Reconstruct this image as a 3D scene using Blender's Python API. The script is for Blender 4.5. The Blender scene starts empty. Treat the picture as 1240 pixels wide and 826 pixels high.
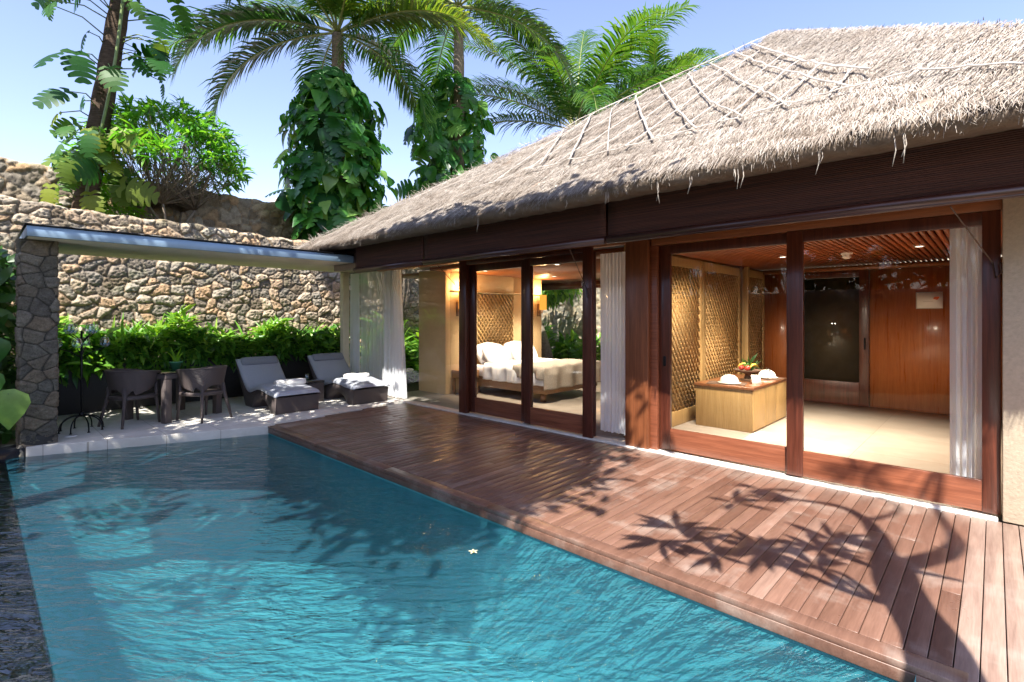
import bpy, bmesh, math, random
import numpy as np
from mathutils import Vector
random.seed(7)
rng = np.random.default_rng(11)
PI = math.pi
scene = bpy.context.scene
COL = scene.collection
SUN = np.array([.55, -1.0, 1.567]); SUN = SUN/np.linalg.norm(SUN)     # towards the sun

# ------------------------------------------------------------------ materials
class NT:
    def __init__(s, name):
        s.m = bpy.data.materials.new(name); s.m.use_nodes = True
        s.t = s.m.node_tree; s.t.nodes.clear()
        s.out = s.n('ShaderNodeOutputMaterial')
    def n(s, typ, **kw):
        nd = s.t.nodes.new(typ)
        for k, v in kw.items():
            if hasattr(nd, k): setattr(nd, k, v)
            else: nd.inputs[k.replace('_', ' ')].default_value = v
        return nd
    def l(s, a, b): s.t.links.new(a, b)
    def coord(s, scale=(1, 1, 1), rot=(0, 0, 0)):
        tc = s.n('ShaderNodeTexCoord'); mp = s.n('ShaderNodeMapping')
        mp.inputs['Scale'].default_value = scale; mp.inputs['Rotation'].default_value = rot
        s.l(tc.outputs['Object'], mp.inputs['Vector']); return mp.outputs['Vector']
    def noise(s, vec, scale=5, detail=5, rough=.55, dist=0):
        nd = s.n('ShaderNodeTexNoise'); nd.inputs['Scale'].default_value = scale
        nd.inputs['Detail'].default_value = detail; nd.inputs['Roughness'].default_value = rough
        nd.inputs['Distortion'].default_value = dist
        s.l(vec, nd.inputs['Vector']); return nd.outputs['Fac']
    def ramp(s, fac, stops):
        r = s.n('ShaderNodeValToRGB'); e = r.color_ramp.elements
        while len(e) < len(stops): e.new(.5)
        for i, (p, c) in enumerate(stops):
            e[i].position = p; e[i].color = (*c, 1)
        s.l(fac, r.inputs['Fac']); return r.outputs['Color']
    def mix(s, a, b, fac, mode='MIX'):
        m = s.n('ShaderNodeMix'); m.data_type = 'RGBA'; m.blend_type = mode
        for sock, v in ((m.inputs[0], fac), (m.inputs[6], a), (m.inputs[7], b)):
            if hasattr(v, 'is_linked') or hasattr(v, 'links'): s.l(v, sock)
            else: sock.default_value = v if sock == m.inputs[0] else (*v, 1)
        return m.outputs[2]
    def math(s, op, a, b=0.0):
        m = s.n('ShaderNodeMath'); m.operation = op
        for i, v in enumerate((a, b)):
            if hasattr(v, 'links'): s.l(v, m.inputs[i])
            else: m.inputs[i].default_value = v
        return m.outputs[0]
    def attr(s, name='tint'):
        a = s.n('ShaderNodeAttribute'); a.attribute_name = name; return a.outputs['Fac']
    def bump(s, h, strength=.3, dist=.01):
        b = s.n('ShaderNodeBump'); b.inputs['Strength'].default_value = strength
        b.inputs['Distance'].default_value = dist; s.l(h, b.inputs['Height']); return b.outputs['Normal']
    def pbr(s, col, rough=.6, normal=None, metal=0, spec=.5, coat=0, connect=True):
        p = s.n('ShaderNodeBsdfPrincipled')
        if hasattr(col, 'links'): s.l(col, p.inputs['Base Color'])
        else: p.inputs['Base Color'].default_value = (*col, 1)
        if hasattr(rough, 'links'): s.l(rough, p.inputs['Roughness'])
        else: p.inputs['Roughness'].default_value = rough
        p.inputs['Metallic'].default_value = metal; p.inputs['Specular IOR Level'].default_value = spec
        p.inputs['Coat Weight'].default_value = coat; p.inputs['Coat Roughness'].default_value = .12
        if normal is not None: s.l(normal, p.inputs['Normal'])
        if connect: s.l(p.outputs[0], s.out.inputs['Surface'])
        return p
    def mixsh(s, fac, a, b):
        m = s.n('ShaderNodeMixShader')
        if hasattr(fac, 'links'): s.l(fac, m.inputs[0])
        else: m.inputs[0].default_value = fac
        s.l(a, m.inputs[1]); s.l(b, m.inputs[2]); return m.outputs[0]

def plain(name, col, rough=.6, var=.12, scale=8, metal=0, bump=.15, spec=.5, stretch=(1, 1, 1), coat=0):
    n = NT(name); f = n.noise(n.coord(stretch), scale, 6)
    a = tuple(c*(1-var) for c in col); b = tuple(min(1, c*(1+var)) for c in col)
    c = n.ramp(f, [(.3, a), (.7, b)])
    n.pbr(c, rough, n.bump(f, bump, .01), metal, spec, coat); return n.m

def wood(name, dark, light, axis=2, rough=.35, coat=.0, grain=1.0, tint=.35):
    n = NT(name); sc = [22, 22, 22]; sc[axis] = 1.1
    v = n.coord(sc); f = n.noise(v, 1.4*grain, 8, .62, .6)
    sc2 = [120, 120, 120]; sc2[axis] = 4
    g = n.noise(n.coord(sc2), 1.2, 3, .6)
    c = n.ramp(f, [(.28, dark), (.72, light)])
    c = n.mix(c, n.ramp(g, [(.35, (.62, .62, .62)), (.6, (1, 1, 1))]), .55, 'MULTIPLY')
    t = n.attr('tint'); c = n.mix(c, n.ramp(t, [(0, (1-tint,)*3), (1, (1, 1, 1))]), 1.0, 'MULTIPLY')
    n.pbr(c, n.math('ADD', n.math('MULTIPLY', f, .25), rough-.12), n.bump(g, .12, .004), coat=coat); return n.m

def leafmat(name, cols, rough=.38, trans=.4, spec=.5):
    n = NT(name); t = n.attr('tint')
    k = len(cols)
    c = n.ramp(t, [(i/(k-1), q) for i, q in enumerate(cols)])
    f = n.noise(n.coord((1, 1, 1)), 25, 3)
    c = n.mix(c, n.ramp(f, [(.3, (.8, .85, .75)), (.7, (1, 1, 1))]), .7, 'MULTIPLY')
    p = n.pbr(c, rough, None, spec=spec, connect=False)
    tr = n.n('ShaderNodeBsdfTranslucent')
    n.l(n.mix(c, (1.0, 1.0, .35), .35, 'MIX') if False else n.mix(c, (1.6, 1.5, .5), 1.0, 'MULTIPLY'), tr.inputs['Color'])
    n.l(n.mixsh(trans, p.outputs[0], tr.outputs[0]), n.out.inputs['Surface']); return n.m

def stonemat(name, lo, hi, mort, moss=(.13, .15, .05), mossamt=.35):
    n = NT(name); t = n.attr('tint'); e = n.attr('edge')
    v = n.coord(); f1 = n.noise(v, 9, 8, .65); f2 = n.noise(v, 60, 5, .6); f3 = n.noise(v, 2.2, 5, .6)
    av = tuple((a+b)/2 for a, b in zip(lo, hi)); gr = sum(av)/3
    c = n.ramp(t, [(0, lo), (.25, (gr*.92, gr*.84, gr*.72)), (.45, av), (.6, (hi[0]*.95, hi[1]*.80, hi[2]*.68)), (.8, (gr*1.3, gr*1.19, gr*1.0)), (1, hi)])
    c = n.mix(c, n.ramp(f1, [(.3, (.5, .48, .46)), (.65, (1.1, 1.08, 1.05))]), .8, 'MULTIPLY')
    c = n.mix(c, n.ramp(f2, [(.35, (.6, .6, .6)), (.6, (1.05, 1.05, 1.05))]), .7, 'MULTIPLY')
    c = n.mix(c, moss, n.math('MULTIPLY', n.ramp(f3, [(.55, (0, 0, 0)), (.7, (1, 1, 1))]), mossamt))
    c = n.mix(mort, c, e)
    h = n.math('ADD', n.math('MULTIPLY', f1, .6), n.math('MULTIPLY', f2, .4))
    n.pbr(c, .9, n.bump(h, .7, .02), spec=.2); return n.m

M = {}
M['thatch'] = None
def thatchmat(name, cols, rough=.85):
    n = NT(name); t = n.attr('tint'); k = len(cols)
    c = n.ramp(t, [(i/(k-1), q) for i, q in enumerate(cols)])
    f = n.noise(n.coord((1, 1, 1)), 1.3, 5, .6); g = n.noise(n.coord((1, 1, 1)), 14, 4, .6)
    c = n.mix(c, n.ramp(f, [(.32, (.70, .64, .58)), (.65, (1.08, 1.06, 1.04))]), .8, 'MULTIPLY')
    c = n.mix(c, n.ramp(g, [(.3, (.75, .72, .68)), (.6, (1, 1, 1))]), .6, 'MULTIPLY')
    p = n.pbr(c, rough, n.bump(g, .5, .03), spec=.2); return n.m
M['thatch'] = thatchmat('thatch', [(.10, .075, .055), (.25, .21, .175), (.405, .365, .325), (.55, .515, .47)])
M['thatch_base'] = thatchmat('thatch_base', [(.20, .155, .12), (.30, .245, .20)])
M['lath'] = plain('bamboo_lath', (.37, .33, .29), .6, .35, 12)
M['thatch_under'] = plain('thatch_underside', (.16, .11, .07), .9, .3, 20, stretch=(1, 8, 8), bump=.6)
M['darkwood'] = wood('dark_red_wood', (.055, .014, .007), (.16, .042, .022), 2, .32, .2)
M['darkwood_x'] = wood('dark_red_wood_long', (.030, .008, .005), (.10, .027, .015), 0, .34, .2)
M['redwood'] = wood('red_door_wood', (.19, .055, .026), (.36, .12, .058), 0, .36, .15)
M['redwall'] = wood('red_panel_wood', (.52, .135, .032), (.70, .235, .075), 2, .30, .3, .7)
M['pillarwood'] = wood('pillar_wood', (.15, .048, .018), (.30, .10, .038), 2, .40, .1)
M['orangewood'] = wood('orange_soffit_wood', (.26, .085, .028), (.42, .15, .05), 0, .42)
M['ceilslat'] = wood('ceiling_slat_wood', (.30, .075, .022), (.46, .13, .04), 1, .4)
M['yellowwood'] = wood('honey_wood', (.50, .31, .12), (.66, .45, .20), 2, .45, 0, .8)
M['lattice'] = wood('lattice_wood', (.46, .27, .10), (.62, .40, .17), 2, .5)
M['consolewood'] = wood('console_top_wood', (.18, .065, .028), (.30, .12, .05), 1, .3, .3)
M['bedwood'] = wood('bed_wood', (.30, .15, .06), (.42, .23, .10), 0, .42)
M['blind'] = None
def blindmat():
    n = NT('blind_slats'); v = n.coord()
    w = n.n('ShaderNodeTexWave'); w.wave_type = 'BANDS'; w.bands_direction = 'Z'
    w.inputs['Scale'].default_value = 22; w.inputs['Distortion'].default_value = .4; n.l(v, w.inputs['Vector'])
    f = n.noise(n.coord((.6, 20, 60)), 1.5, 5)
    c = n.ramp(f, [(.3, (.026, .009, .006)), (.7, (.105, .034, .018))])
    n.pbr(c, .55, n.bump(w.outputs['Fac'], .5, .01), spec=.3); return n.m
M['blind'] = blindmat()
M['yellowplaster'] = plain('yellow_plaster', (.62, .45, .24), .75, .06, 3, bump=.05)
M['cream'] = plain('cream_plaster', (.66, .60, .44), .8, .06, 5, bump=.1)
M['plaster'] = plain('pale_plaster', (.50, .42, .31), .85, .1, 45, bump=.35)
M['whitestone'] = plain('white_stone', (.66, .64, .58), .6, .08, 3, bump=.1)
M['marble'] = plain('marble_floor', (.56, .52, .46), .34, .12, 2.0, bump=.02)
M['fascia'] = plain('grey_metal_fascia', (.24, .35, .48), .35, .05, 2, bump=.03, metal=.3)
M['darkmetal'] = plain('dark_metal', (.012, .012, .014), .45, .2, 20, metal=.6)
M['slate'] = plain('dark_slate', (.022, .025, .03), .3, .3, 6, bump=.2)
M['black_stone'] = plain('black_planter_stone', (.005, .0055, .0065), .6, .3, 6, bump=.3)
M['towel'] = plain('white_towel', (.80, .78, .74), .95, .04, 60, bump=.6)
M['linen'] = plain('white_linen', (.80, .80, .81), .9, .03, 6, bump=.25)
M['throw'] = plain('grey_throw', (.36, .32, .27), .95, .12, 40, bump=.4)
M['cushion'] = plain('grey_cushion', (.36, .385, .43), .9, .07, 70, bump=.25)
M['cushiondark'] = plain('grey_pillow', (.23, .25, .285), .9, .07, 70, bump=.25)
M['white'] = plain('white_glaze', (.82, .80, .76), .25, .02, 5, bump=0)
M['paper'] = plain('white_paper', (.92, .92, .92), .7, .02, 5, bump=0)
M['orange'] = plain('orange_print', (.75, .16, .04), .7, .05, 5, bump=0)
M['greyprint'] = plain('grey_print', (.5, .5, .5), .7, .05, 5, bump=0)
M['soil'] = plain('soil', (.05, .035, .022), .95, .4, 12, bump=.8)
M['fruit_y'] = plain('yellow_fruit', (.72, .50, .08), .45, .15, 15)
M['fruit_r'] = plain('red_fruit', (.45, .06, .04), .35, .15, 15)
M['fruit_g'] = plain('green_fruit', (.10, .22, .04), .4, .2, 15)
M['napkin'] = plain('brown_placemat', (.10, .055, .035), .8, .2, 30)
M['potgreen'] = plain('green_glazed_pot', (.05, .20, .10), .25, .1, 8)
M['blacktop'] = plain('black_glass_top', (.010, .010, .012), .02, .1, 5, bump=0, coat=.5)
M['doorglass'] = plain('dark_door_glass', (.045, .036, .022), .03, .1, 2, bump=0)
M['bark'] = plain('palm_bark', (.20, .155, .115), .95, .45, 7, stretch=(1, 1, 7), bump=1.0, spec=.1)
M['barkdark'] = plain('dark_bark', (.085, .06, .045), .95, .5, 7, stretch=(1, 1, 8), bump=1.0, spec=.1)
M['barkgrey'] = plain('grey_bark', (.22, .18, .14), .9, .3, 14, bump=.6, spec=.1)
def terracefloor():
    n = NT('terrace_slabs'); v = n.coord(); b = n.n('ShaderNodeTexBrick'); b.offset = .5; n.l(v, b.inputs['Vector'])
    b.inputs['Scale'].default_value = 1; b.inputs['Brick Width'].default_value = .6; b.inputs['Row Height'].default_value = .6; b.inputs['Mortar Size'].default_value = .004
    b.inputs['Color1'].default_value = (.66, .64, .58, 1); b.inputs['Color2'].default_value = (.58, .555, .50, 1); b.inputs['Mortar'].default_value = (.36, .33, .28, 1)
    f = n.noise(v, 3, 8, .65); c = n.mix(b.outputs['Color'], n.ramp(f, [(.35, (.80, .78, .74)), (.6, (1, 1, 1))]), .7, 'MULTIPLY')
    n.pbr(c, .55, n.bump(f, .1, .005)); return n.m
M['terrace'] = terracefloor()
def slabfloor():
    n = NT('marble_slabs'); v = n.coord(); b = n.n('ShaderNodeTexBrick'); b.offset = 0; n.l(v, b.inputs['Vector'])
    b.inputs['Scale'].default_value = 1; b.inputs['Brick Width'].default_value = 1.2; b.inputs['Row Height'].default_value = 1.2; b.inputs['Mortar Size'].default_value = .004
    b.inputs['Color1'].default_value = (.42, .37, .315, 1); b.inputs['Color2'].default_value = (.375, .33, .28, 1); b.inputs['Mortar'].default_value = (.25, .21, .17, 1)
    f = n.noise(v, 2.2, 8, .62, 1.2); c = n.mix(b.outputs['Color'], n.ramp(f, [(.35, (.86, .84, .82)), (.6, (1, 1, 1))]), .8, 'MULTIPLY')
    n.pbr(c, .32, n.bump(b.outputs['Fac'], -.2, .003)); return n.m
M['marble'] = slabfloor()
def rattanmat(name, a, b):
    n = NT(name)
    br = n.n('ShaderNodeTexBrick'); n.l(n.coord((1, 1, 1)), br.inputs['Vector'])
    tc = n.coord((1, 1, 1)); w = n.n('ShaderNodeTexWave'); w.bands_direction = 'Z'; w.inputs['Scale'].default_value = 28; n.l(tc, w.inputs['Vector'])
    w2 = n.n('ShaderNodeTexWave'); w2.bands_direction = 'DIAGONAL'; w2.inputs['Scale'].default_value = 34; n.l(tc, w2.inputs['Vector'])
    h = n.math('MULTIPLY', w.outputs['Fac'], w2.outputs['Fac'])
    n.pbr(n.ramp(h, [(0, a), (1, b)]), .42, n.bump(h, .6, .012), spec=.5); return n.m
M['rattan'] = rattanmat('dark_rattan', (.060, .047, .045), (.18, .14, .13))
M['leaf_mon'] = leafmat('monstera_leaf', [(.012, .06, .016), (.03, .115, .025), (.09, .20, .04), (.26, .31, .05)], .46, .45, .3)
M['leaf_pothos'] = leafmat('pothos_leaf', [(.018, .085, .025), (.04, .17, .035), (.11, .31, .06), (.30, .48, .13)], .34, .45)
M['leaf_shrub'] = leafmat('shrub_leaf', [(.05, .19, .03), (.11, .33, .045), (.20, .44, .06), (.40, .46, .08)], .4, .5)
M['leaf_bright'] = leafmat('bright_leaf', [(.08, .26, .02), (.17, .42, .03), (.30, .52, .05)], .4, .5)
M['leaf_hedge'] = leafmat('hedge_leaf', [(.03, .11, .02), (.08, .23, .03), (.19, .40, .05), (.38, .56, .10)], .35, .42)
M['leaf_palm'] = leafmat('palm_leaflet', [(.02, .075, .022), (.04, .125, .025), (.12, .20, .03), (.38, .37, .08)], .34, .5)
M['leaf_dark'] = leafmat('dark_leaf', [(.02, .07, .015), (.045, .13, .025), (.09, .20, .035)], .4, .3)
M['frond_stem'] = plain('frond_stem', (.26, .28, .09), .5, .2, 10)
M['stem'] = plain('green_stem', (.16, .22, .07), .5, .2, 10)
M['coconut'] = plain('coconut', (.30, .22, .06), .5, .2, 10)
M['wall_stone'] = stonemat('wall_stone', (.24, .19, .135), (.62, .50, .36), (.10, .08, .06))
M['upper_stone'] = stonemat('upper_wall_stone', (.28, .22, .15), (.60, .49, .34), (.12, .10, .07), mossamt=.1)
M['pillar_stone'] = stonemat('pillar_stone', (.11, .105, .09), (.27, .25, .205), (.04, .038, .034), mossamt=.2)
M['rear_stone'] = stonemat('rear_stone', (.30, .26, .19), (.56, .50, .38), (.2, .17, .12), mossamt=.25)
M['petal'] = plain('white_petal', (.75, .68, .40), .5, .03, 8, bump=0)

def glassmat(name, tint=(.97, .985, .98), rough=.0):
    n = NT(name); g = n.n('ShaderNodeBsdfGlossy'); g.inputs['Roughness'].default_value = rough
    t = n.n('ShaderNodeBsdfTransparent'); t.inputs['Color'].default_value = (*tint, 1)
    f = n.n('ShaderNodeFresnel'); f.inputs['IOR'].default_value = 1.5
    geo = n.n('ShaderNodeNewGeometry')   # same reflectance from either side of the thin sheet
    fi = n.n('ShaderNodeMix'); fi.data_type = 'FLOAT'; fi.inputs[2].default_value = 1.5; fi.inputs[3].default_value = 1/1.5
    n.l(geo.outputs['Backfacing'], fi.inputs[0]); n.l(fi.outputs[0], f.inputs['IOR'])
    k = n.math('MINIMUM', n.math('MULTIPLY', f.outputs[0], 1.15), 1.0)
    n.l(n.mixsh(k, t.outputs[0], g.outputs[0]), n.out.inputs['Surface']); return n.m
M['glass'] = glassmat('window_glass')
def cupmat():
    n = NT('cup_glass'); t = n.n('ShaderNodeBsdfTransparent'); t.inputs['Color'].default_value = (.80, .88, .92, 1)
    g = n.n('ShaderNodeBsdfGlossy'); g.inputs['Roughness'].default_value = .03; g.inputs['Color'].default_value = (.9, .95, 1, 1)
    lw = n.n('ShaderNodeLayerWeight'); lw.inputs['Blend'].default_value = .45
    n.l(n.mixsh(n.math('ADD', n.math('MULTIPLY', lw.outputs['Facing'], .75), .12), t.outputs[0], g.outputs[0]), n.out.inputs['Surface']); return n.m
M['cupglass'] = cupmat()
def sheermat(name, col, alpha):
    n = NT(name); d = n.n('ShaderNodeBsdfDiffuse'); d.inputs['Color'].default_value = (*col, 1)
    tl = n.n('ShaderNodeBsdfTranslucent'); tl.inputs['Color'].default_value = (*col, 1)
    t = n.n('ShaderNodeBsdfTransparent')
    n.l(n.mixsh(alpha, n.mixsh(.45, d.outputs[0], tl.outputs[0]), t.outputs[0]), n.out.inputs['Surface']); return n.m
M['sheer'] = sheermat('sheer_voile', (.90, .92, .95), .30)
M['voile'] = sheermat('white_voile', (.90, .92, .95), .08)
def lampmat():
    n = NT('lit_lamp_shade'); e = n.n('ShaderNodeEmission'); e.inputs['Color'].default_value = (1, .36, .05, 1); e.inputs['Strength'].default_value = .55
    n.l(e.outputs[0], n.out.inputs['Surface']); return n.m
M['lampshade'] = lampmat()
def bulbmat():
    n = NT('lit_downlight'); e = n.n('ShaderNodeEmission'); e.inputs['Color'].default_value = (1, .86, .66, 1); e.inputs['Strength'].default_value = 3
    n.l(e.outputs[0], n.out.inputs['Surface']); return n.m
M['bulb'] = bulbmat()
def watermat(name, scat, ior=1.65):
    n = NT(name); v = n.coord((1, 1, 1))
    r1 = n.coord((1, 1, 1), (0, 0, -.757)); mp = n.n('ShaderNodeMapping'); mp.inputs['Scale'].default_value = (.62, 1.7, 1); n.l(r1, mp.inputs['Vector']); rv = mp.outputs['Vector']
    a = n.noise(rv, 4.4, 4, .55, .6)
    b = n.noise(rv, 13, 3, .55, .5)
    c = n.noise(v, 1.1, 2, .5)
    h = n.math('ADD', n.math('ADD', n.math('MULTIPLY', a, 1.0), n.math('MULTIPLY', b, .26)), n.math('MULTIPLY', c, 1.0))
    nr = n.bump(h, .85, .075)
    nr2 = n.bump(h, .5, .05)
    g = n.n('ShaderNodeBsdfGlossy'); g.inputs['Roughness'].default_value = .015; n.l(nr, g.inputs['Normal'])
    t = n.n('ShaderNodeBsdfTransparent'); t.inputs['Color'].default_value = (.74, .94, .97, 1)
    rf = n.n('ShaderNodeBsdfRefraction'); rf.inputs['IOR'].default_value = 1.12; rf.inputs['Color'].default_value = (.74, .94, .97, 1); n.l(nr2, rf.inputs['Normal'])
    f = n.n('ShaderNodeFresnel'); f.inputs['IOR'].default_value = ior; n.l(nr, f.inputs['Normal'])
    df = n.n('ShaderNodeBsdfDiffuse'); df.inputs['Color'].default_value = (.045, .20, .29, 1)   # light scattered back by the water itself
    body = n.mixsh(scat, n.mixsh(.16, t.outputs[0], rf.outputs[0]), df.outputs[0])
    n.l(n.mixsh(f.outputs[0], body, g.outputs[0]), n.out.inputs['Surface']); return n.m
M['water'] = watermat('pool_water', .20); M['shallow_water'] = watermat('shallow_water', .0, 2.4)
def tilemat():
    n = NT('pool_tiles'); v = n.coord()
    f = n.noise(v, 1.2, 5, .6); g = n.noise(v, 9, 4, .6)
    c = n.ramp(f, [(.3, (.07, .34, .39)), (.7, (.15, .48, .52))])
    c = n.mix(c, n.ramp(g, [(.35, (.8, .85, .85)), (.6, (1.05, 1.05, 1.05))]), .6, 'MULTIPLY')
    n.pbr(c, .5, n.bump(g, .2, .01)); return n.m
M['tiles'] = tilemat()
def deckmat():
    n = NT('deck_boards'); t = n.attr('tint'); v = n.coord((14, 1.2, 14)); f = n.noise(v, 1.5, 7, .62, .4); s = n.noise(n.coord((1, 1, 1)), 2.3, 6, .62)
    g = n.noise(n.coord((110, 5, 60)), 1.2, 3, .6)
    c = n.ramp(t, [(0, (.115, .060, .042)), (.4, (.185, .101, .072)), (.7, (.24, .138, .101)), (1, (.35, .26, .215))])
    c = n.mix(c, n.ramp(f, [(.3, (.68, .62, .60)), (.65, (1.12, 1.1, 1.08))]), .8, 'MULTIPLY')
    c = n.mix(c, (.40, .33, .28), n.math('MULTIPLY', n.ramp(s, [(.52, (0, 0, 0)), (.70, (1, 1, 1))]), .52))
    c = n.mix(c, n.ramp(g, [(.35, (.7, .68, .66)), (.6, (1, 1, 1))]), .5, 'MULTIPLY')
    n.pbr(c, n.math('ADD', n.math('MULTIPLY', s, .34), .17), n.bump(n.math('ADD', f, n.math('MULTIPLY', g, .5)), .16, .006), spec=.5); return n.m
M['deck'] = deckmat()
def groundmat():
    n = NT('garden_ground'); v = n.coord(); f = n.noise(v, .5, 8, .65); g = n.noise(v, 14, 5)
    c = n.ramp(f, [(.35, (.06, .075, .02)), (.65, (.10, .075, .045))])
    n.pbr(c, .95, n.bump(g, .6, .03)); return n.m
M['ground'] = groundmat()

# ------------------------------------------------------------------ mesh builder
class MB:
    def __init__(s): s.V = []; s.F = []; s.T = []; s.E = []; s.n = 0
    def add(s, V, F, tint=.5, edge=None):
        V = np.asarray(V, float).reshape(-1, 3)
        if isinstance(F, np.ndarray): F = [F]
        else:
            d = {}
            for f in F: d.setdefault(len(f), []).append(f)
            F = [np.array(x) for x in d.values()]
        for f in F:
            s.F.append(f + s.n)
            tt = np.full(len(f), tint, float) if np.isscalar(tint) else np.asarray(tint, float)
            s.T.append(tt)
            s.E.append(np.ones(len(f)) if edge is None else edge)
        s.V.append(V); s.n += len(V); return s
    def box(s, x0, x1, y0, y1, z0, z1, tint=None, rz=0, c=None):
        V = np.array([[x, y, z] for z in (z0, z1) for y in (y0, y1) for x in (x0, x1)], float)
        if rz:
            cx, cy = c if c else ((x0+x1)/2, (y0+y1)/2); ca, sa = math.cos(rz), math.sin(rz)
            dx, dy = V[:, 0]-cx, V[:, 1]-cy
            V[:, 0] = cx+ca*dx-sa*dy; V[:, 1] = cy+sa*dx+ca*dy
        return s.add(V, [(0, 2, 3, 1), (4, 5, 7, 6), (0, 1, 5, 4), (2, 6, 7, 3), (0, 4, 6, 2), (1, 3, 7, 5)], random.random() if tint is None else tint)
    def tube(s, P, R, n=8, tint=.5, caps=True):
        P = np.asarray(P, float); k = len(P); R = np.full(k, R, float) if np.isscalar(R) else np.asarray(R, float)
        T = np.gradient(P, axis=0); T /= np.linalg.norm(T, axis=1)[:, None]+1e-9
        ref = np.array([0, 0, 1.]) if abs(T[0][2]) < .9 else np.array([1., 0, 0])
        V = []
        for i in range(k):
            a = np.cross(T[i], ref); a /= np.linalg.norm(a)+1e-9; b = np.cross(T[i], a); ref = np.cross(a, T[i])
            an = np.arange(n)*2*PI/n
            V.append(P[i]+R[i]*(np.cos(an)[:, None]*a+np.sin(an)[:, None]*b))
        F = [(i*n+j, i*n+(j+1) % n, (i+1)*n+(j+1) % n, (i+1)*n+j) for i in range(k-1) for j in range(n)]
        if caps: F += [tuple(range(n-1, -1, -1)), tuple(range((k-1)*n, k*n))]
        return s.add(np.concatenate(V), F, tint)
    def lathe(s, prof, n=24, c=(0, 0, 0), tint=.5):
        V = []; k = len(prof)
        for r, z in prof:
            an = np.arange(n)*2*PI/n
            V.append(np.stack([c[0]+r*np.cos(an), c[1]+r*np.sin(an), np.full(n, c[2]+z)], 1))
        F = [(i*n+j, i*n+(j+1) % n, (i+1)*n+(j+1) % n, (i+1)*n+j) for i in range(k-1) for j in range(n)]
        return s.add(np.concatenate(V), F, tint)
    def grid(s, G, tint=.5, edge=None, wrap=False):
        G = np.asarray(G); a, b = G.shape[:2]
        i = np.arange(a-1)[:, None]*b; j = np.arange(b if wrap else b-1)[None, :]; j2 = (j+1) % b
        F = np.stack([i+j, i+j2, i+b+j2, i+b+j], -1).reshape(-1, 4)
        return s.add(G.reshape(-1, 3), F, tint, edge)
    def superq(s, c, h, e1=.5, e2=.5, nu=24, nv=14, rz=0, ry=0, tint=.5, noise=0):
        u = np.linspace(-PI, PI, nu, endpoint=False); v = np.linspace(-PI/2, PI/2, nv)
        sp = lambda w, e: np.sign(w)*np.abs(w)**e
        U, W = np.meshgrid(u, v)
        P = np.stack([h[0]*sp(np.cos(W), e1)*sp(np.cos(U), e2), h[1]*sp(np.cos(W), e1)*sp(np.sin(U), e2), h[2]*sp(np.sin(W), e1)], -1)
        if noise: P += noise*np.sin(P[..., [1, 2, 0]]*17+c[0]*9)*np.cos(P[..., [2, 0, 1]]*13)
        if ry:
            x, z = P[..., 0].copy(), P[..., 2].copy(); P[..., 0] = x*math.cos(ry)+z*math.sin(ry); P[..., 2] = -x*math.sin(ry)+z*math.cos(ry)
        if rz:
            x, y = P[..., 0].copy(), P[..., 1].copy(); P[..., 0] = x*math.cos(rz)-y*math.sin(rz); P[..., 1] = x*math.sin(rz)+y*math.cos(rz)
        return s.grid(P+np.array(c), tint, wrap=True)
    def build(s, name, mat, parent=None, smooth=False, bevel=0, solid=0):
        V = np.concatenate(s.V); me = bpy.data.meshes.new(name)
        tot = np.concatenate([np.full(len(f), f.shape[1]) for f in s.F]); idx = np.concatenate([f.ravel() for f in s.F])
        me.vertices.add(len(V)); me.vertices.foreach_set('co', V.astype(np.float32).ravel())
        me.loops.add(len(idx)); me.loops.foreach_set('vertex_index', idx.astype(np.int32))
        me.polygons.add(len(tot)); st = np.concatenate([[0], np.cumsum(tot)[:-1]])
        me.polygons.foreach_set('loop_start', st.astype(np.int32))
        try: me.polygons.foreach_set('loop_total', tot.astype(np.int32))
        except Exception: pass
        me.update(calc_edges=True); me.validate()
        if len(me.polygons) == len(tot):
            a = me.attributes.new('tint', 'FLOAT', 'FACE'); a.data.foreach_set('value', np.concatenate(s.T).astype(np.float32))
            a = me.attributes.new('edge', 'FLOAT', 'FACE'); a.data.foreach_set('value', np.concatenate(s.E).astype(np.float32))
        if smooth: me.polygons.foreach_set('use_smooth', np.ones(len(me.polygons), bool))
        me.materials.append(M[mat] if isinstance(mat, str) else mat)
        o = bpy.data.objects.new(name, me); COL.objects.link(o)
        if bevel:
            b = o.modifiers.new('bevel', 'BEVEL'); b.width = bevel; b.segments = 2; b.limit_method = 'ANGLE'
        if solid:
            b = o.modifiers.new('solidify', 'SOLIDIFY'); b.thickness = solid; b.offset = 0
        if parent is not None:
            o.parent = parent
            o.matrix_parent_inverse = parent.matrix_basis.inverted() if not parent.parent else (parent.parent.matrix_basis @ parent.matrix_parent_inverse @ parent.matrix_basis).inverted()
        return o

def tag(o, label=None, cat=None, group=None, kind=None):
    if label: o['label'] = label
    if cat: o['category'] = cat
    if group: o['group'] = group
    if kind: o['kind'] = kind
    return o
def thing(name, label, cat, loc=(0, 0, 0), group=None):
    o = bpy.data.objects.new(name, None); o.empty_display_size = .1; COL.objects.link(o); o.location = loc
    return tag(o, label, cat, group)
def copy_tree(o, parent=None):
    c = o.copy(); COL.objects.link(c)
    if parent is not None: c.parent = parent
    for ch in [q for q in bpy.data.objects if q.parent == o]: copy_tree(ch, c)
    return c

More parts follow.
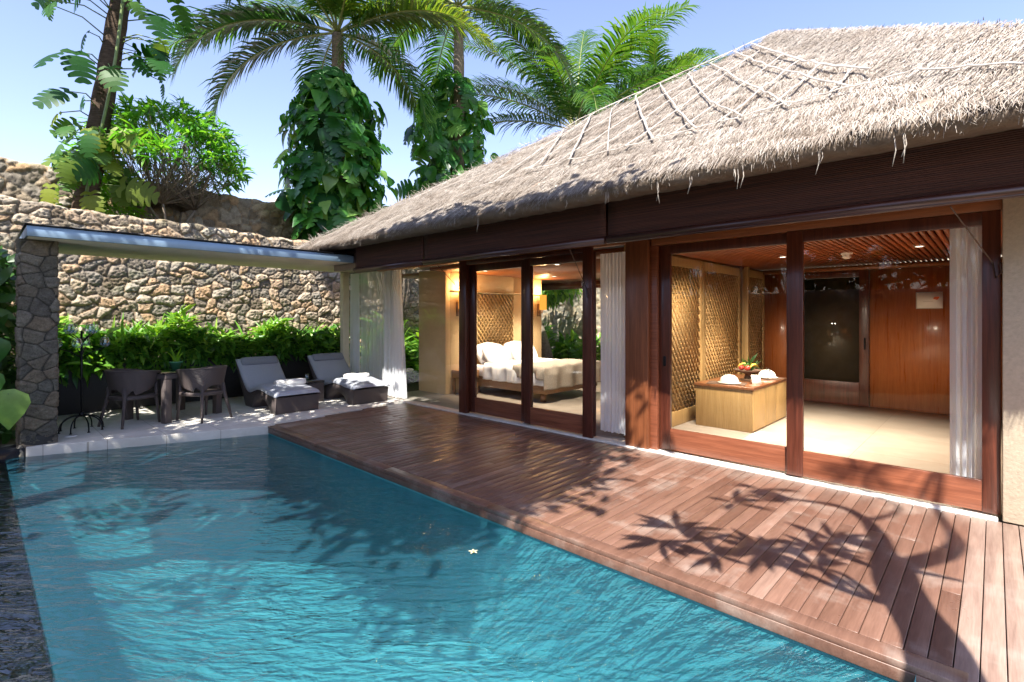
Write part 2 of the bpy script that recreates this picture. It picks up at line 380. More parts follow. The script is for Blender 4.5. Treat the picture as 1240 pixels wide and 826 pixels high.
# leaf templates: x side, y along, z up ; unit length
def tmpl(ws, ts, fold=.25, droop=.25, cols=2):
    V = []; F = []
    for t, w in zip(ts, ws):
        zc = -droop*t*t
        V += [(-w/2, t, zc+fold*w/2), (0, t, zc), (w/2, t, zc+fold*w/2)]
    for i in range(len(ts)-1):
        a = i*3; F += [(a, a+1, a+4, a+3), (a+1, a+2, a+5, a+4)]
    return np.array(V), np.array(F)
LANCE = tmpl([.02, .18, .22, .02], [0, .3, .62, 1], .3, .25)
BROAD = tmpl([.03, .34, .40, .26, .02], [0, .22, .5, .78, 1], .25, .3)
STRAP = tmpl([.05, .10, .09, .01], [0, .35, .7, 1], .3, .55)
HEART = tmpl([.25, .78, .86, .60, .28, .02], [-.12, .08, .32, .6, .82, 1], .28, .35)
def monstera_t():
    V = []; F = []; nl = 6; ts = np.linspace(.0, 1, nl+1)
    w = lambda t: .50*np.sin(PI*min(1, (t*.80+.17)))**.6
    z = lambda t, x: -.38*t*t-.42*x*x+.10*abs(x)
    for sgn in (-1, 1):
        for i in range(nl):
            t0, t1 = ts[i], ts[i+1]; wo = w((t0+t1)/2); g = .018; b = len(V)
            sl = .10
            for (x, t) in ((0, t0), (0, t1), (wo*.45, t0+sl*.3), (wo*.45, t1+sl*.3), (wo*.80, t0+sl*.7+g), (wo*.82, t1+sl*.7-g), (wo, t0+sl+.045), (wo*.97, t1+sl-.045)):
                t = min(t, 1.06-.25*x*(i == nl-1)); V.append((sgn*x, t-.12*(x > .1)*(i == 0), z(t, x)))
            q = [(b, b+2, b+3, b+1), (b+2, b+4, b+5, b+3), (b+4, b+6, b+7, b+5)]
            F += q if sgn > 0 else [tuple(reversed(f)) for f in q]
    return np.array(V), np.array(F)
MONST = monstera_t()
def norm(a): return a/(np.linalg.norm(a, axis=-1, keepdims=True)+1e-9)
def leaves(mb, T, pos, d, n, sc, tint):
    V, F = T; pos = np.asarray(pos); d = norm(np.asarray(d)); s_ = norm(np.cross(d, np.asarray(n))); n_ = np.cross(s_, d)
    sc = np.broadcast_to(np.asarray(sc, float), (len(pos),))
    W = pos[:, None]+sc[:, None, None]*(V[None, :, 0, None]*s_[:, None]+V[None, :, 1, None]*d[:, None]+V[None, :, 2, None]*n_[:, None])
    k = len(V); Fs = (F[None]+(np.arange(len(pos))*k)[:, None, None]).reshape(-1, F.shape[1])
    mb.add(W.reshape(-1, 3), Fs, np.repeat(np.broadcast_to(tint, (len(pos),)), len(F)))
def rnd(n, k=3): return rng.normal(size=(n, k))

# ------------------------------------------------------------------ stone masonry (real relief)
def vor(U, W, cell, seed):
    r = np.random.default_rng(seed); N = 256
    jx, jy, tn = r.random((N, N)), r.random((N, N)), r.random((N, N))
    # warp
    Uw = U+.22*cell*np.sin(U*4.3+W*6.1+seed)+.10*cell*np.sin(W*9/cell*.35+seed); Ww = W*1.18+.20*cell*np.sin(U*3.7-W*5.3)+.10*cell*np.sin(U*8/cell*.35)
    iu, iw = np.floor(Uw/cell).astype(int), np.floor(Ww/cell).astype(int)
    f1 = np.full(U.shape, 9.); f2 = f1.copy(); t1 = np.zeros(U.shape)
    for a in (-2, -1, 0, 1, 2):
        for b in (-2, -1, 0, 1, 2):
            cu, cw = iu+a, iw+b
            dx = cu+.1+.8*jx[cu % N, cw % N]-Uw/cell; dy = cw+.1+.8*jy[cu % N, cw % N]-Ww/cell
            d = np.sqrt(dx*dx+dy*dy)
            closer = d < f1
            f2 = np.where(closer, f1, np.minimum(f2, d)); t1 = np.where(closer, tn[cu % N, cw % N], t1); f1 = np.where(closer, d, f1)
    return f1, f2, t1
def relief(U, W, cell, depth, seed):
    f1, f2, t = vor(U, W, cell, seed); e = np.clip((f2-f1)/.21, 0, 1)
    h = depth*(np.sqrt(e)*(.45+.65*t)-.16*f1*f1)
    h += depth*e*(.14*np.sin(U*31+5*np.sin(W*17)+t*20)*np.sin(W*37+4*np.sin(U*13))+.10*np.sin(U*67+t*31+4*np.sin(W*41))*np.sin(W*59+t*17)+.09*rng.normal(size=U.shape))
    return h, t, np.clip((f2-f1)/.10, 0, 1)
def facemean(A): return ((A[:-1, :-1]+A[1:, 1:]+A[1:, :-1]+A[:-1, 1:])/4).ravel()
def stone_wall(name, mat, P0, P1, z0, ztop, thick, cell, depth, res, seed, parent=None, label=None, cat=None):
    """wall from P0 to P1 (plan), stone relief on the side to the right of the walk P0->P1; ztop(t)-> height"""
    P0, P1 = np.array(P0, float), np.array(P1, float); L = np.linalg.norm(P1-P0); d = (P1-P0)/L; nrm = np.array([d[1], -d[0]])
    nu, nw = int(L/res), int((max(ztop(0), ztop(.5), ztop(1))-z0)/res)
    u = np.linspace(0, L, nu); w = np.linspace(0, 1, nw)
    U, T = np.meshgrid(u, w); Zt = np.array([ztop(a/L) for a in u])[None, :]
    Zt = Zt+.02*np.sin(U[0]*2.1+seed)[None, :]+.018*np.sin(U[0]*11.3+seed)[None, :]
    Zz = z0+T*(Zt-z0)
    h, t, e = relief(U, Zz, cell, depth, seed)
    rnd_top = np.clip((Zz-(Zt-.06))/.06, 0, 1)**2*.05; h = h-rnd_top
    G = np.stack([P0[0]+d[0]*U+nrm[0]*h, P0[1]+d[1]*U+nrm[1]*h, Zz], -1)
    mb = MB(); mb.grid(G, facemean(t), facemean(e))
    # top strip and back
    k = max(3, int(thick/res/1.5)); q = np.linspace(0, 1, k)
    U2, Q = np.meshgrid(u, q); base = G[-1]; h2, t2, e2 = relief(U2, Q*thick+5, cell, depth, seed+1)
    G2 = np.stack([base[:, 0][None]-nrm[0]*Q*thick, base[:, 1][None]-nrm[1]*Q*thick, base[:, 2][None]+np.where(Q > .01, h2*.35*np.minimum(1, Q*4), 0)], -1)
    mb.grid(G2, facemean(t2), facemean(e2))
    a, b = P0-nrm*thick, P1-nrm*thick; zt0, zt1 = ztop(0)+.0, ztop(1)
    mb.add([(a[0], a[1], z0), (b[0], b[1], z0), (b[0], b[1], zt1), (a[0], a[1], zt0)], [(0, 3, 2, 1)], .4)
    for p, q_, z in ((P0, a, zt0), (P1, b, zt1)):
        mb.add([(p[0], p[1], z0), (q_[0], q_[1], z0), (q_[0], q_[1], z), (p[0], p[1], z)], [(0, 1, 2, 3)], .4)
    o = mb.build(name, mat, parent, smooth=False)
    if label: tag(o, label, cat)
    return o
def stone_pillar(name, mat, cx, cy, wx, wy, z0, z1, cell, depth, res, seed, parent=None):
    per = 2*(wx+wy); nu = int(per/res); nw = int((z1-z0)/res)
    s = np.linspace(0, per, nu, endpoint=False); pts = []; nr = []
    for a in s:
        if a < wx: p, m = (-wx/2+a, -wy/2), (0, -1)
        elif a < wx+wy: p, m = (wx/2, -wy/2+a-wx), (1, 0)
        elif a < 2*wx+wy: p, m = (wx/2-(a-wx-wy), wy/2), (0, 1)
        else: p, m = (-wx/2, wy/2-(a-2*wx-wy)), (-1, 0)
        pts.append(p); nr.append(m)
    pts, nr = np.array(pts), np.array(nr, float)
    rr = norm(pts); nr = norm(nr+.35*rr)
    U, Z = np.meshgrid(s, np.linspace(z0, z1, nw)); h, t, e = relief(U, Z, cell, depth, seed)
    G = np.stack([cx+pts[:, 0][None]+nr[:, 0][None]*h, cy+pts[:, 1][None]+nr[:, 1][None]*h, Z], -1)
    mb = MB(); tf = t[:-1].ravel(); mb.grid(G, tf, e[:-1].ravel(), wrap=True)
    return mb.build(name, mat, parent)

# ------------------------------------------------------------------ setting
WZ = -.12                                                  # water level
PX0, PX1, PY0, PY1 = -8.05, -.26, .27, 2.97
mb = MB(); B = 400; hx0, hx1, hy0, hy1 = -9.0, 1.0, -.75, 3.0
mb.add([(-B, -B, -.09), (B, -B, -.09), (B, B, -.09), (-B, B, -.09), (hx0, hy0, -.09), (hx1, hy0, -.09), (hx1, hy1, -.09), (hx0, hy1, -.09)],
       [(0, 1, 5, 4), (1, 2, 6, 5), (2, 3, 7, 6), (3, 0, 4, 7)])
tag(mb.build('ground', 'ground'), kind='structure')
mb = MB(); pz = -1.2                                      # pool shell, inside faces
fx0, fx1 = -8.75, -8.0
q = [(-8.72, PY0), (PX1, PY0), (PX1, PY1), (-7.75, PY1)]
th = np.linspace(0, PI/2, 22); cy0 = PY0+1.5*(1-np.cos(th)); cz0 = -.158+(pz+.158)*np.sin(th)      # rounded cove under the ledge
cy0 = np.append(cy0, PY1); cz0 = np.append(cz0, pz)
xl = -8.72+(cy0-PY0)*(.97/2.70)
mb.grid(np.stack([np.stack([xl, cy0, cz0], 1), np.stack([np.full(23, PX1), cy0, cz0], 1)], 0))
for i in (1, 2, 3):
    a, b = q[i], q[(i+1) % 4]
    mb.add([(a[0], a[1], pz), (b[0], b[1], pz), (b[0], b[1], -.03), (a[0], a[1], -.03)], [(0, 1, 2, 3)])
tag(mb.build('pool', 'tiles', smooth=False), kind='structure')
mb = MB(); mb.box(-8.9, PX1, -.75, PY0-.003, -.6, -.155)
tag(mb.build('pool_ledge', 'slate', bevel=.01), kind='structure')
def sheet(y0, y1, xl):
    G = np.zeros((60, 30, 3)); u = np.linspace(0, 1, 60)[:, None]; yy = np.linspace(y0, y1, 30)[None]; x0 = xl(yy)
    G[..., 0] = x0+(PX1-x0)*u; G[..., 1] = yy; G[..., 2] = WZ; return MB().grid(G.transpose(1, 0, 2))
tag(sheet(PY0, PY1, lambda y: -8.70+(y-PY0)*(.94/2.70)).build('water', 'water', smooth=True), kind='structure')
tag(sheet(-.75, PY0-.0005, lambda y: -8.9+0*y).build('ledge_water', 'shallow_water', smooth=True), kind='structure')
# terrace paving at the far end
mb = MB()
def slab(mb, poly, z0, z1):
    n = len(poly); V = [(x, y, z0) for x, y in poly]+[(x, y, z1) for x, y in poly]
    mb.add(V, [tuple(range(n-1, -1, -1)), tuple(range(n, 2*n))]+[(i, (i+1) % n, n+(i+1) % n, n+i) for i in range(n)])
slab(mb, [(-11.6, .45), (-8.60, .45), (-7.70, 2.98), (-7.72, 3.05), (-8.16, 5.50), (-8.16, 5.66), (-11.6, 5.66)], -.3, 0)
tag(mb.build('terrace', 'terrace', bevel=.008), kind='structure')
mb = MB(); mb.box(-11.6, -8.61, -3.0, .445, -.3, -.01)
tag(mb.build('side_path', 'slate'), kind='structure')
mb = MB(); mb.box(-8.15, .02, 5.50, 5.70, -.05, .012)
tag(mb.build('threshold', 'whitestone', bevel=.004), kind='structure')
# deck : boards along Y with gaps and butt joints
mb = MB(); x = -8.1; bw = .0905; i = 0
while x < 2.6:
    joints = [3.075, 5.495]
    if i % 2 == 0: joints = [3.075, 4.62, 5.495]
    elif i % 3 == 0: joints = [3.075, 3.9, 5.495]
    if x > -.15: joints = [3.0, 5.495]
    for a, b in zip(joints[:-1], joints[1:]):
        t = float(np.clip(rng.normal(.48, .15), 0, 1)) if x < -.15 else float(np.clip(rng.normal(.9, .08), 0, 1))
        ylo = a
        xl = -7.70-.44*((a+b)/2-2.97)/2.53
        if x > xl-.02: mb.box(x, x+bw-.0045, ylo, b-.004, -.032, rng.normal(0, .0008), t)
    x += bw; i += 1
for k in range(5):
    mb.box(-7.68+k*1.52, -7.68+(k+1)*1.52-.004, 2.955, 3.068, -.032, .001, .35+.2*random.random())
mb.box(-7.66, -.14, 2.95, 2.978, -.095, -.034, .25)
tag(mb.build('deck', 'deck', bevel=.003), kind='structure')
mb = MB(); mb.box(-8.1, 2.6, 2.985, 5.5, -.088, -.05); mb.box(-7.72, PX1, 2.971, 2.984, -.3, -.05)
tag(mb.build('deck_bed', 'black_stone'), kind='structure')
mb = MB(); mb.box(PX1+.003, 1.0, -.75, 2.945, -.4, -.075)
tag(mb.build('near_coping', 'whitestone', bevel=.01), kind='structure')

# ------------------------------------------------------------------ stone walls
def zt_front(t): return 3.48-.35*t
stone_wall('stone_wall', 'wall_stone', (-11.7, -5.1), (-11.7, 10.2), -.2, lambda t: 3.71-.51*t, .45, .215, .068, .020, 3,
           label='rough volcanic stone wall behind the hedge and the loungers', cat='wall')
stone_wall('stone_wall', 'upper_stone', (-13.35, -5.1), (-13.35, 9.0), 1.0, lambda t: 4.50+.02*t, .4, .24, .07, .03, 9,
           label='taller stone wall rising behind the little tree above the hedge wall', cat='wall')
stone_wall('stone_wall', 'rear_stone', (-22, 14.4), (2.5, 14.4), -.2, lambda t: 3.2, .4, .26, .07, .04, 21,
           label='sunlit pale stone wall seen through the bedroom rear window', cat='wall')
stone_wall('stone_wall', 'wall_stone', (-15, -4.5), (3.5, -4.5), -.2, lambda t: 2.4, .4, .3, .08, .06, 31,
           label='stone boundary wall mirrored in the door glass from across the pool', cat='wall') if False else None
mb = MB(); mb.box(-13.0, -12.2, -5.1, 10.2, -.2, 2.95)
tag(mb.build('raised_bed', 'soil'), kind='structure')

# ------------------------------------------------------------------ pavilion
pav = thing('pavilion', 'flat roofed lounge pavilion with pale fascia and rough stone pillar', 'pavilion', (-9.5, 3, 0))
mb = MB(); mb.box(-10.36, -8.33, .46, 6.1, 2.553, 2.66); mb.build('roof', 'cream', pav)
mb = MB(); mb.box(-8.328, -8.29, .44, 6.1, 2.55, 2.675); mb.box(-10.36, -8.328, .44, .457, 2.56, 2.675); mb.build('fascia', 'fascia', pav, bevel=.004)
mb = MB(); mb.box(-10.38, -8.275, .425, 6.1, 2.678, 2.70); mb.build('roof_cap', 'darkmetal', pav)
mb = MB(); mb.box(-10.35, -10.21, 5.50, 5.64, 0, 2.55); mb.build('post', 'cream', pav, bevel=.005)
stone_pillar('pillar', 'pillar_stone', -8.80, .565, .32, .32, -.15, 2.55, .19, .034, .010, 5, pav)
mb = MB(); mb.box(-8.95, -8.62, .43, .72, -.2, .14); mb.build('pillar_base', 'black_stone', pav, bevel=.03)
# planter with hedge
mb = MB(); mb.box(-11.28, -10.93, .40, 6.0, -.1, .80)
tag(mb.build('planter', 'black_stone', bevel=.01), 'long black stone planter under the hedge behind table and loungers', 'planter')
hd = thing('hedge', 'bright green leafy hedge along the foot of the stone wall', 'hedge', (-11.2, 3.2, .8))
mb = MB()
N = 5200
y = rng.uniform(.45, 6.0, N); lump = .14*np.sin(y*3.1)+.10*np.sin(y*7.3+1)+.05*np.sin(y*17)
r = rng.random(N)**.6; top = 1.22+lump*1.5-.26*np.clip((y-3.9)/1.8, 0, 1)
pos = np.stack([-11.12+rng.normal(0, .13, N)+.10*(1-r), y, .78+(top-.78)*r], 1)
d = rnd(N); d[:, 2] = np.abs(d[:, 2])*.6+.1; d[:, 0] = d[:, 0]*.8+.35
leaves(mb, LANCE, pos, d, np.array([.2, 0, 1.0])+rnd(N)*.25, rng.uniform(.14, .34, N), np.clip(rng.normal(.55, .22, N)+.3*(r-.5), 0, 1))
N = 1400; y = rng.uniform(.45, 6.0, N); pos = np.stack([-10.98+rng.normal(0, .05, N), y, rng.uniform(.72, 1.15, N)], 1)
d = rnd(N)*.5+np.array([.7, 0, -.25]); leaves(mb, LANCE, pos, d, np.array([.4, 0, 1.0])+rnd(N)*.25, rng.uniform(.16, .36, N), np.clip(rng.normal(.35, .2, N), 0, 1))
N = 110; y = rng.uniform(.5, 6, N); pos = np.stack([-11.1+rng.normal(0, .12, N), y, np.full(N, 1.1)], 1)
leaves(mb, STRAP, pos, rnd(N)*.5+np.array([.15, 0, 1.0]), rnd(N)+np.array([1, 0, .3]), rng.uniform(.28, .5, N), rng.uniform(.5, 1, N))
N = 900; yc = rng.choice([1.1, 1.5, 2.9, 4.6, 5.5], N); pos = np.stack([-11.02+rng.normal(0, .12, N), yc+rng.normal(0, .17, N), rng.uniform(.85, 1.36, N)], 1)
d = rnd(N)*.7+np.array([.6, 0, -.1]); leaves(mb, BROAD, pos, d, np.array([.5, 0, 1.0])+rnd(N)*.3, rng.uniform(.12, .24, N), np.clip(rng.normal(.35, .25, N), 0, 1))
mb.build('foliage', 'leaf_hedge', hd)
mb = MB()
for k in range(60):
    yy = rng.uniform(.5, 5.9); mb.tube([(-11.1, yy, .78), (-11.1+rng.normal(0, .08), yy+rng.normal(0, .08), 1.2)], [.012, .005], 5)
mb.build('stems', 'stem', hd)

# ------------------------------------------------------------------ villa
villa = thing('villa', 'thatched villa with dark wood sliding glass doors facing the deck', 'house', (-3.5, 8, 0))
Pk = np.array([-2.48, 8.86, 6.09]); FL = np.array([-9.85, 4.3, 2.90]); FR = np.array([1.25, 4.3, 2.90]); BL = np.array([-9.85, 12.3, 2.9]); BR_ = np.array([1.25, 12.3, 2.9])
def roofpt(a, b, A, Bc): e = A+(Bc-A)*a[..., None]; return e+(Pk-e)*b[..., None]
mb = MB()
for A, Bc, na, nb in ((FL, FR, 180, 70), (BL, FL, 70, 50), (FR, BR_, 60, 40), (BR_, BL, 60, 40)):
    a, b = np.meshgrid(np.linspace(0, 1, na), np.linspace(0, 1, nb)); P = roofpt(a, b, A, Bc)
    nn = np.cross(Bc-A, Pk-A); nn /= np.linalg.norm(nn)
    wob = .035*np.sin(P[..., 0]*5.1+P[..., 2]*3)*np.sin(P[..., 1]*4.3+1)+.02*np.sin(P[..., 0]*13)*np.sin(P[..., 2]*11)+.012*rng.normal(size=a.shape)
    fade = np.minimum(1, np.minimum(a, 1-a)*12)*np.minimum(1, (1-b)*10)*np.minimum(1, b*8+.4)
    mb.grid(P+nn*(wob*fade-.03*np.minimum(1, b*9))[..., None], rng.random((na-1)*(nb-1)))
# eave edge (rounded thick edge) and underside
for A, Bc, inn in ((FL, FR, (0, 1)), (BL, FL, (1, 0)), (FR, BR_, (-1, 0)), (BR_, BL, (0, -1))):
    prof = [(0, 0), (-.035, -.03), (-.045, -.075), (-.01, -.12), (.12, -.13), (.55, -.06)]
    t = np.linspace(0, 1, 120); L = np.linalg.norm(Bc-A); dd = (Bc-A)/L
    G = []
    for off, dz in prof:
        w = .012*rng.normal(size=120)
        Pp = A+dd*(t*L)[:, None]; G.append(np.stack([Pp[:, 0]+inn[0]*(off+w), Pp[:, 1]+inn[1]*(off+w), Pp[:, 2]+dz+w*.6], 1))
    mb.grid(np.array(G), .15)
roof = mb.build('thatched_roof', 'thatch_base', villa, smooth=True)
# straw : strands on front slope, left hip, right hip cap, eave fringe
def strands(mb, base, d, up, ln, wd, tint, curl=.12):
    n = len(base); d = norm(d); s = norm(np.cross(d, up)); u2 = norm(np.cross(s, d))
    V = np.zeros((n, 6, 3))
    for j, t in enumerate((0, .5, 1)):
        c = base+d*(ln*t)[:, None]-u2*(curl*ln*t*t)[:, None]; w = (wd*(1-.75*t)/2)[:, None]
        V[:, 2*j] = c-s*w; V[:, 2*j+1] = c+s*w
    F = np.array([(0, 1, 3, 2), (2, 3, 5, 4)])
    mb.add(V.reshape(-1, 3), (F[None]+(np.arange(n)*6)[:, None, None]).reshape(-1, 4), np.repeat(tint, 2))
mb = MB()
def slope_straw(A, Bc, N, amp=.03, lift=(0, .02), bpow=1, lmin=.08, lmax=.22, wmin=.004, wmax=.0085):
    nn = np.cross(Bc-A, Pk-A); nn /= np.linalg.norm(nn)
    b = 1-np.sqrt(rng.random(N)); a = rng.random(N); P = roofpt(a, b, A, Bc)
    hor = (Bc-A)/np.linalg.norm(Bc-A); down = np.cross(nn, hor); down = down if down[2] < 0 else -down
    d = down+hor*rng.normal(0, .20, N)[:, None]+nn*rng.uniform(.01, .13, N)[:, None]
    ln = rng.uniform(lmin, lmax, N)
    clump = .5+.5*np.sin(P[:, 0]*7+3*np.sin(P[:, 2]*9))*np.sin(P[:, 2]*13+P[:, 0]*3)
    strands(mb, P+nn*rng.uniform(*lift, N)[:, None]+nn*.03*clump[:, None], d, np.broadcast_to(nn, (N, 3)), ln, rng.uniform(wmin, wmax, N), np.clip(rng.normal(.60, .30, N)-.25*(clump < .22), 0, 1))
slope_straw(FL, FR, 125000)
slope_straw(BL, FL, 14000)
# right hip cap : a thicker fluffy layer over the hip
N = 26000; t = rng.random(N)**.85; hip = FR-Pk; P = Pk+hip*t[:, None]; nn = np.array([0, -.573, .82])
wdt = rng.random(N)*(.25+1.0*t); P = P+np.array([-1, 0, 0])*wdt[:, None]*1.0
prof = .06*np.clip(1-(wdt/(.30+1.0*t))**3, 0, 1)
d = np.array([-.35, -.75, -.62])+rnd(N)*.17+nn*.06
strands(mb, P+nn*(prof+rng.uniform(-.02, .03, N))[:, None], d, np.broadcast_to(nn, (N, 3)), rng.uniform(.08, .20, N), rng.uniform(.004, .009, N), np.clip(rng.normal(.66, .27, N), 0, 1))
N = 500; t = rng.random(N); P = Pk+hip*t[:, None]; strands(mb, P+nn*.05, rnd(N)*.3+norm(hip)+np.array([-.2, -.2, .05]), np.broadcast_to(nn, (N, 3)), rng.uniform(.06, .16, N), rng.uniform(.005, .009, N), rng.random(N))
N = 2500; t = rng.random(N); hl = FL-Pk; P = Pk+hl*t[:, None]; strands(mb, P+np.array([0, 0, .03]), rnd(N)*.45+norm(hl)*.8+np.array([0, 0, .12]), np.broadcast_to(nn, (N, 3)), rng.uniform(.06, .18, N), rng.uniform(.005, .009, N), rng.random(N))
N = 15000; xx = rng.uniform(-9.85, 1.2, N); P = np.stack([xx, 4.3+rng.uniform(-.03, .16, N), np.zeros(N)], 1); P[:, 2] = 2.9+(P[:, 1]-4.3)*.7+rng.uniform(-.05, .03, N)
d = np.array([0, -.62, -.62])+rnd(N)*.28; ln = rng.uniform(.05, .14, N)*(.7+.4*np.sin(xx*9)*np.sin(xx*4.1))
strands(mb, P, d, np.broadcast_to(nn, (N, 3)), ln, rng.uniform(.004, .009, N), np.clip(rng.normal(.55, .25, N), 0, 1), .25)
N = 4000; yy = rng.uniform(4.3, 6.5, N); P = np.stack([-9.85+rng.uniform(-.03, .12, N), yy, np.full(N, 2.9)+rng.uniform(-.05, .03, N)], 1)
strands(mb, P, np.array([-.6, 0, -.6])+rnd(N)*.28, np.broadcast_to(np.array([-.4, 0, .9]), (N, 3)), rng.uniform(.06, .2, N), rng.uniform(.004, .009, N), rng.random(N), .25)
for px_ in (-2.75, -1.55, -1.48, -.95, -.45, -3.3, -2.2, -4.6, -1.9):
    n = rng.integers(1, 4)
    for k in range(n):
        x0 = px_+rng.normal(0, .02); L = rng.uniform(.08, .22)
        mb.tube([(x0, 4.27, 2.82), (x0+.01, 4.265, 2.82-L*.5), (x0+rng.normal(0, .012), 4.26, 2.82-L)], [.004, .004, .0025], 4, .8)
mb.build('straw', 'thatch', roof)
LATH = [[[-6.0, 8.32, 5.71], [-4.36, 5.2, 3.53]], [[-5.63, 8.43, 5.79], [-3.81, 5.11, 3.46]], [[-5.23, 8.35, 5.73], [-3.24, 5.07, 3.44]], [[-4.88, 8.5, 5.84], [-3.64, 6.5, 4.44], [-2.68, 5.08, 3.44]], [[-4.5, 8.64, 5.93], [-3.08, 6.35, 4.33], [-2.17, 5.02, 3.41]], [[-3.95, 8.51, 5.85], [-2.34, 5.84, 3.98], [-1.72, 5.02, 3.4]], [[-3.49, 8.41, 5.78], [-1.79, 5.74, 3.91], [-1.32, 5.04, 3.42]], [[-3.15, 8.55, 5.87], [-1.85, 6.46, 4.41], [-0.88, 5.06, 3.43]], [[-2.86, 8.59, 5.9], [-1.53, 6.37, 4.35], [-0.77, 5.38, 3.66]],
 [[-1.02, 5.07, 3.44], [-0.94, 5.67, 3.86]], [[-1.52, 5.08, 3.45], [-1.28, 6.1, 4.16]], [[-1.96, 5.04, 3.42], [-1.6, 6.54, 4.47]], [[-2.43, 5.05, 3.42], [-1.93, 7.02, 4.8]], [[-2.98, 5.04, 3.42], [-2.46, 7.81, 5.35]], [[-3.55, 5.08, 3.44], [-2.77, 7.69, 5.27]], [[-4.02, 5.11, 3.46], [-3.3, 7.49, 5.13]], [[-4.56, 5.14, 3.49], [-4.02, 7.56, 5.18]], [[-5.09, 5.04, 3.42], [-4.85, 7.64, 5.24]],
 [[0.14, 4.64, 3.14], [-0.44, 5.07, 3.44], [-0.88, 5.05, 3.42], [-1.52, 5.08, 3.45], [-2.43, 5.05, 3.42], [-3.53, 5.05, 3.42], [-4.56, 5.14, 3.49], [-5.54, 4.83, 3.27]], [[.9, 4.64, 3.14], [0.14, 4.64, 3.14]],
 [[-2.5, 8.8, 6.05], [-4.6, 7.5, 5.1]]]
mb = MB(); nn = np.array([0, -.573, .819])
for L in LATH:
    L = np.array(L, float); out = []
    L[:, 2] = 2.9+(L[:, 1]-4.3)*.6996
    # keep inside the front triangle
    for i in range(len(L)-1):
        for t in np.linspace(0, 1, 9)[:-1 if i < len(L)-2 else None]: out.append(L[i]+(L[i+1]-L[i])*t)
    out = np.array(out); bfrac = (out[:, 1]-4.3)/4.56; xmin = FL[0]+(Pk[0]-FL[0])*bfrac+.10
    out[:, 0] = np.maximum(out[:, 0], xmin)
    out += nn*.085+rng.normal(0, .008, out.shape)
    dd = norm(np.gradient(out, axis=0)); s = np.cross(dd, nn); w = .009+.006*random.random()
    tp = out+nn*.006
    G = np.stack([out-s*w, tp-s*w, tp+s*w, out+s*w], 1)
    mb.grid(G.transpose(1, 0, 2), rng.random()*.6+.3, wrap=False); 
mb.build('bamboo_lattice', 'lath', roof)
# eave soffit, beams
mb = MB(); mb.box(-9.2, 1.1, 4.75, 6.2, 2.60, 2.63); mb.build('soffit', 'orangewood', villa)
mb = MB(); mb.box(-9.0, 1.1, 4.66, 4.74, 2.44, 2.84); mb.build('eave_beam', 'darkwood_x', villa)
mb = MB(); mb.box(-9.0, -3.32, 5.57, 5.67, 2.50, 2.597); mb.box(-2.98, 1.05, 5.57, 5.67, 2.442, 2.597); mb.build('lintel', 'orangewood', villa, bevel=.003)
mb = MB(); mb.box(-9.3, .9, 5.65, 11.2, 2.64, 2.72); mb.build('roof_deck', 'cream', villa)
# floor
mb = MB(); mb.box(-9.0, 1.0, 5.702, 11.3, -.08, .006); mb.box(-10.3, -9.002, 8.0, 11.3, -.08, .006); mb.build('floor', 'marble', villa)
# facade pillars & plaster wall
mb = MB(); mb.box(-3.31, -3.0, 5.53, 5.70, .013, 2.60); mb.build('pillar', 'pillarwood', villa, bevel=.006)
mb = MB(); mb.box(-2.998, -2.905, 5.575, 5.70, .013, 2.44); mb.build('door_jamb', 'redwood', villa, bevel=.004)
mb = MB(); mb.box(.045, 1.08, 5.50, 5.75, 0.004, 2.598); mb.build('wall', 'plaster', villa, bevel=.006)
mb = MB(); mb.box(.35, .5, 5.755, 10.9, .007, 2.55); mb.build('wall', 'redwall', villa)
# sliding doors
def sliding_door(x0, x1, yf, zt, st=(.11, .12), rail=.25, head=.11, handle=None, wl='darkwood', bot='redwood'):
    mb = MB(); t = .05
    mb.box(x0, x0+st[0], yf, yf+t, .03, zt); mb.box(x1-st[1], x1, yf, yf+t, .03, zt)
    mb.box(x0+st[0], x1-st[1], yf+.001, yf+t-.001, zt-head, zt-.001)
    o = mb.build('sliding_door', wl, villa, bevel=.004)
    mb = MB(); mb.box(x0+st[0]+.001, x1-st[1]-.001, yf+.002, yf+t-.002, .035, .03+rail); mb.build('bottom_rail', bot, o, bevel=.003)
    mb = MB(); mb.add([(x0+st[0], yf+.025, .03+rail), (x1-st[1], yf+.025, .03+rail), (x1-st[1], yf+.025, zt-head), (x0+st[0], yf+.025, zt-head)], [(0, 1, 2, 3)]); mb.build('pane', 'glass', o)
    if handle is not None:
        mb = MB(); mb.superq((handle, yf-.006, 1.07), (.018, .008, .06), .4, .4); mb.build('handle', 'darkmetal', o, smooth=True)
    return o
sliding_door(-6.43, -4.93, 5.62, 2.44, (.28, .20))
sliding_door(-5.02, -3.79, 5.565, 2.44, (.12, .10))
mb = MB(); mb.box(-6.44, -6.27, 5.53, 5.615, .013, 2.50); mb.box(-3.945, -3.795, 5.52, 5.562, .013, 2.50); mb.box(-6.268, -3.947, 5.54, 5.60, 2.441, 2.50); mb.build('door_frame', 'darkwood', villa, bevel=.005)
sliding_door(-2.90, -1.38, 5.62, 2.438, (.135, .12), handle=-2.83)
sliding_door(-1.505, .036, 5.565, 2.438, (.145, .11))
# bedroom glass end bay
mb = MB()
for a, b in ((-8.2, -7.33), (-7.325, -6.445)):
    mb.add([(a, 5.64, .012), (b, 5.64, .012), (b, 5.64, 2.5), (a, 5.64, 2.5)], [(0, 1, 2, 3)])
mb.build('glass_bay', 'glass', villa)
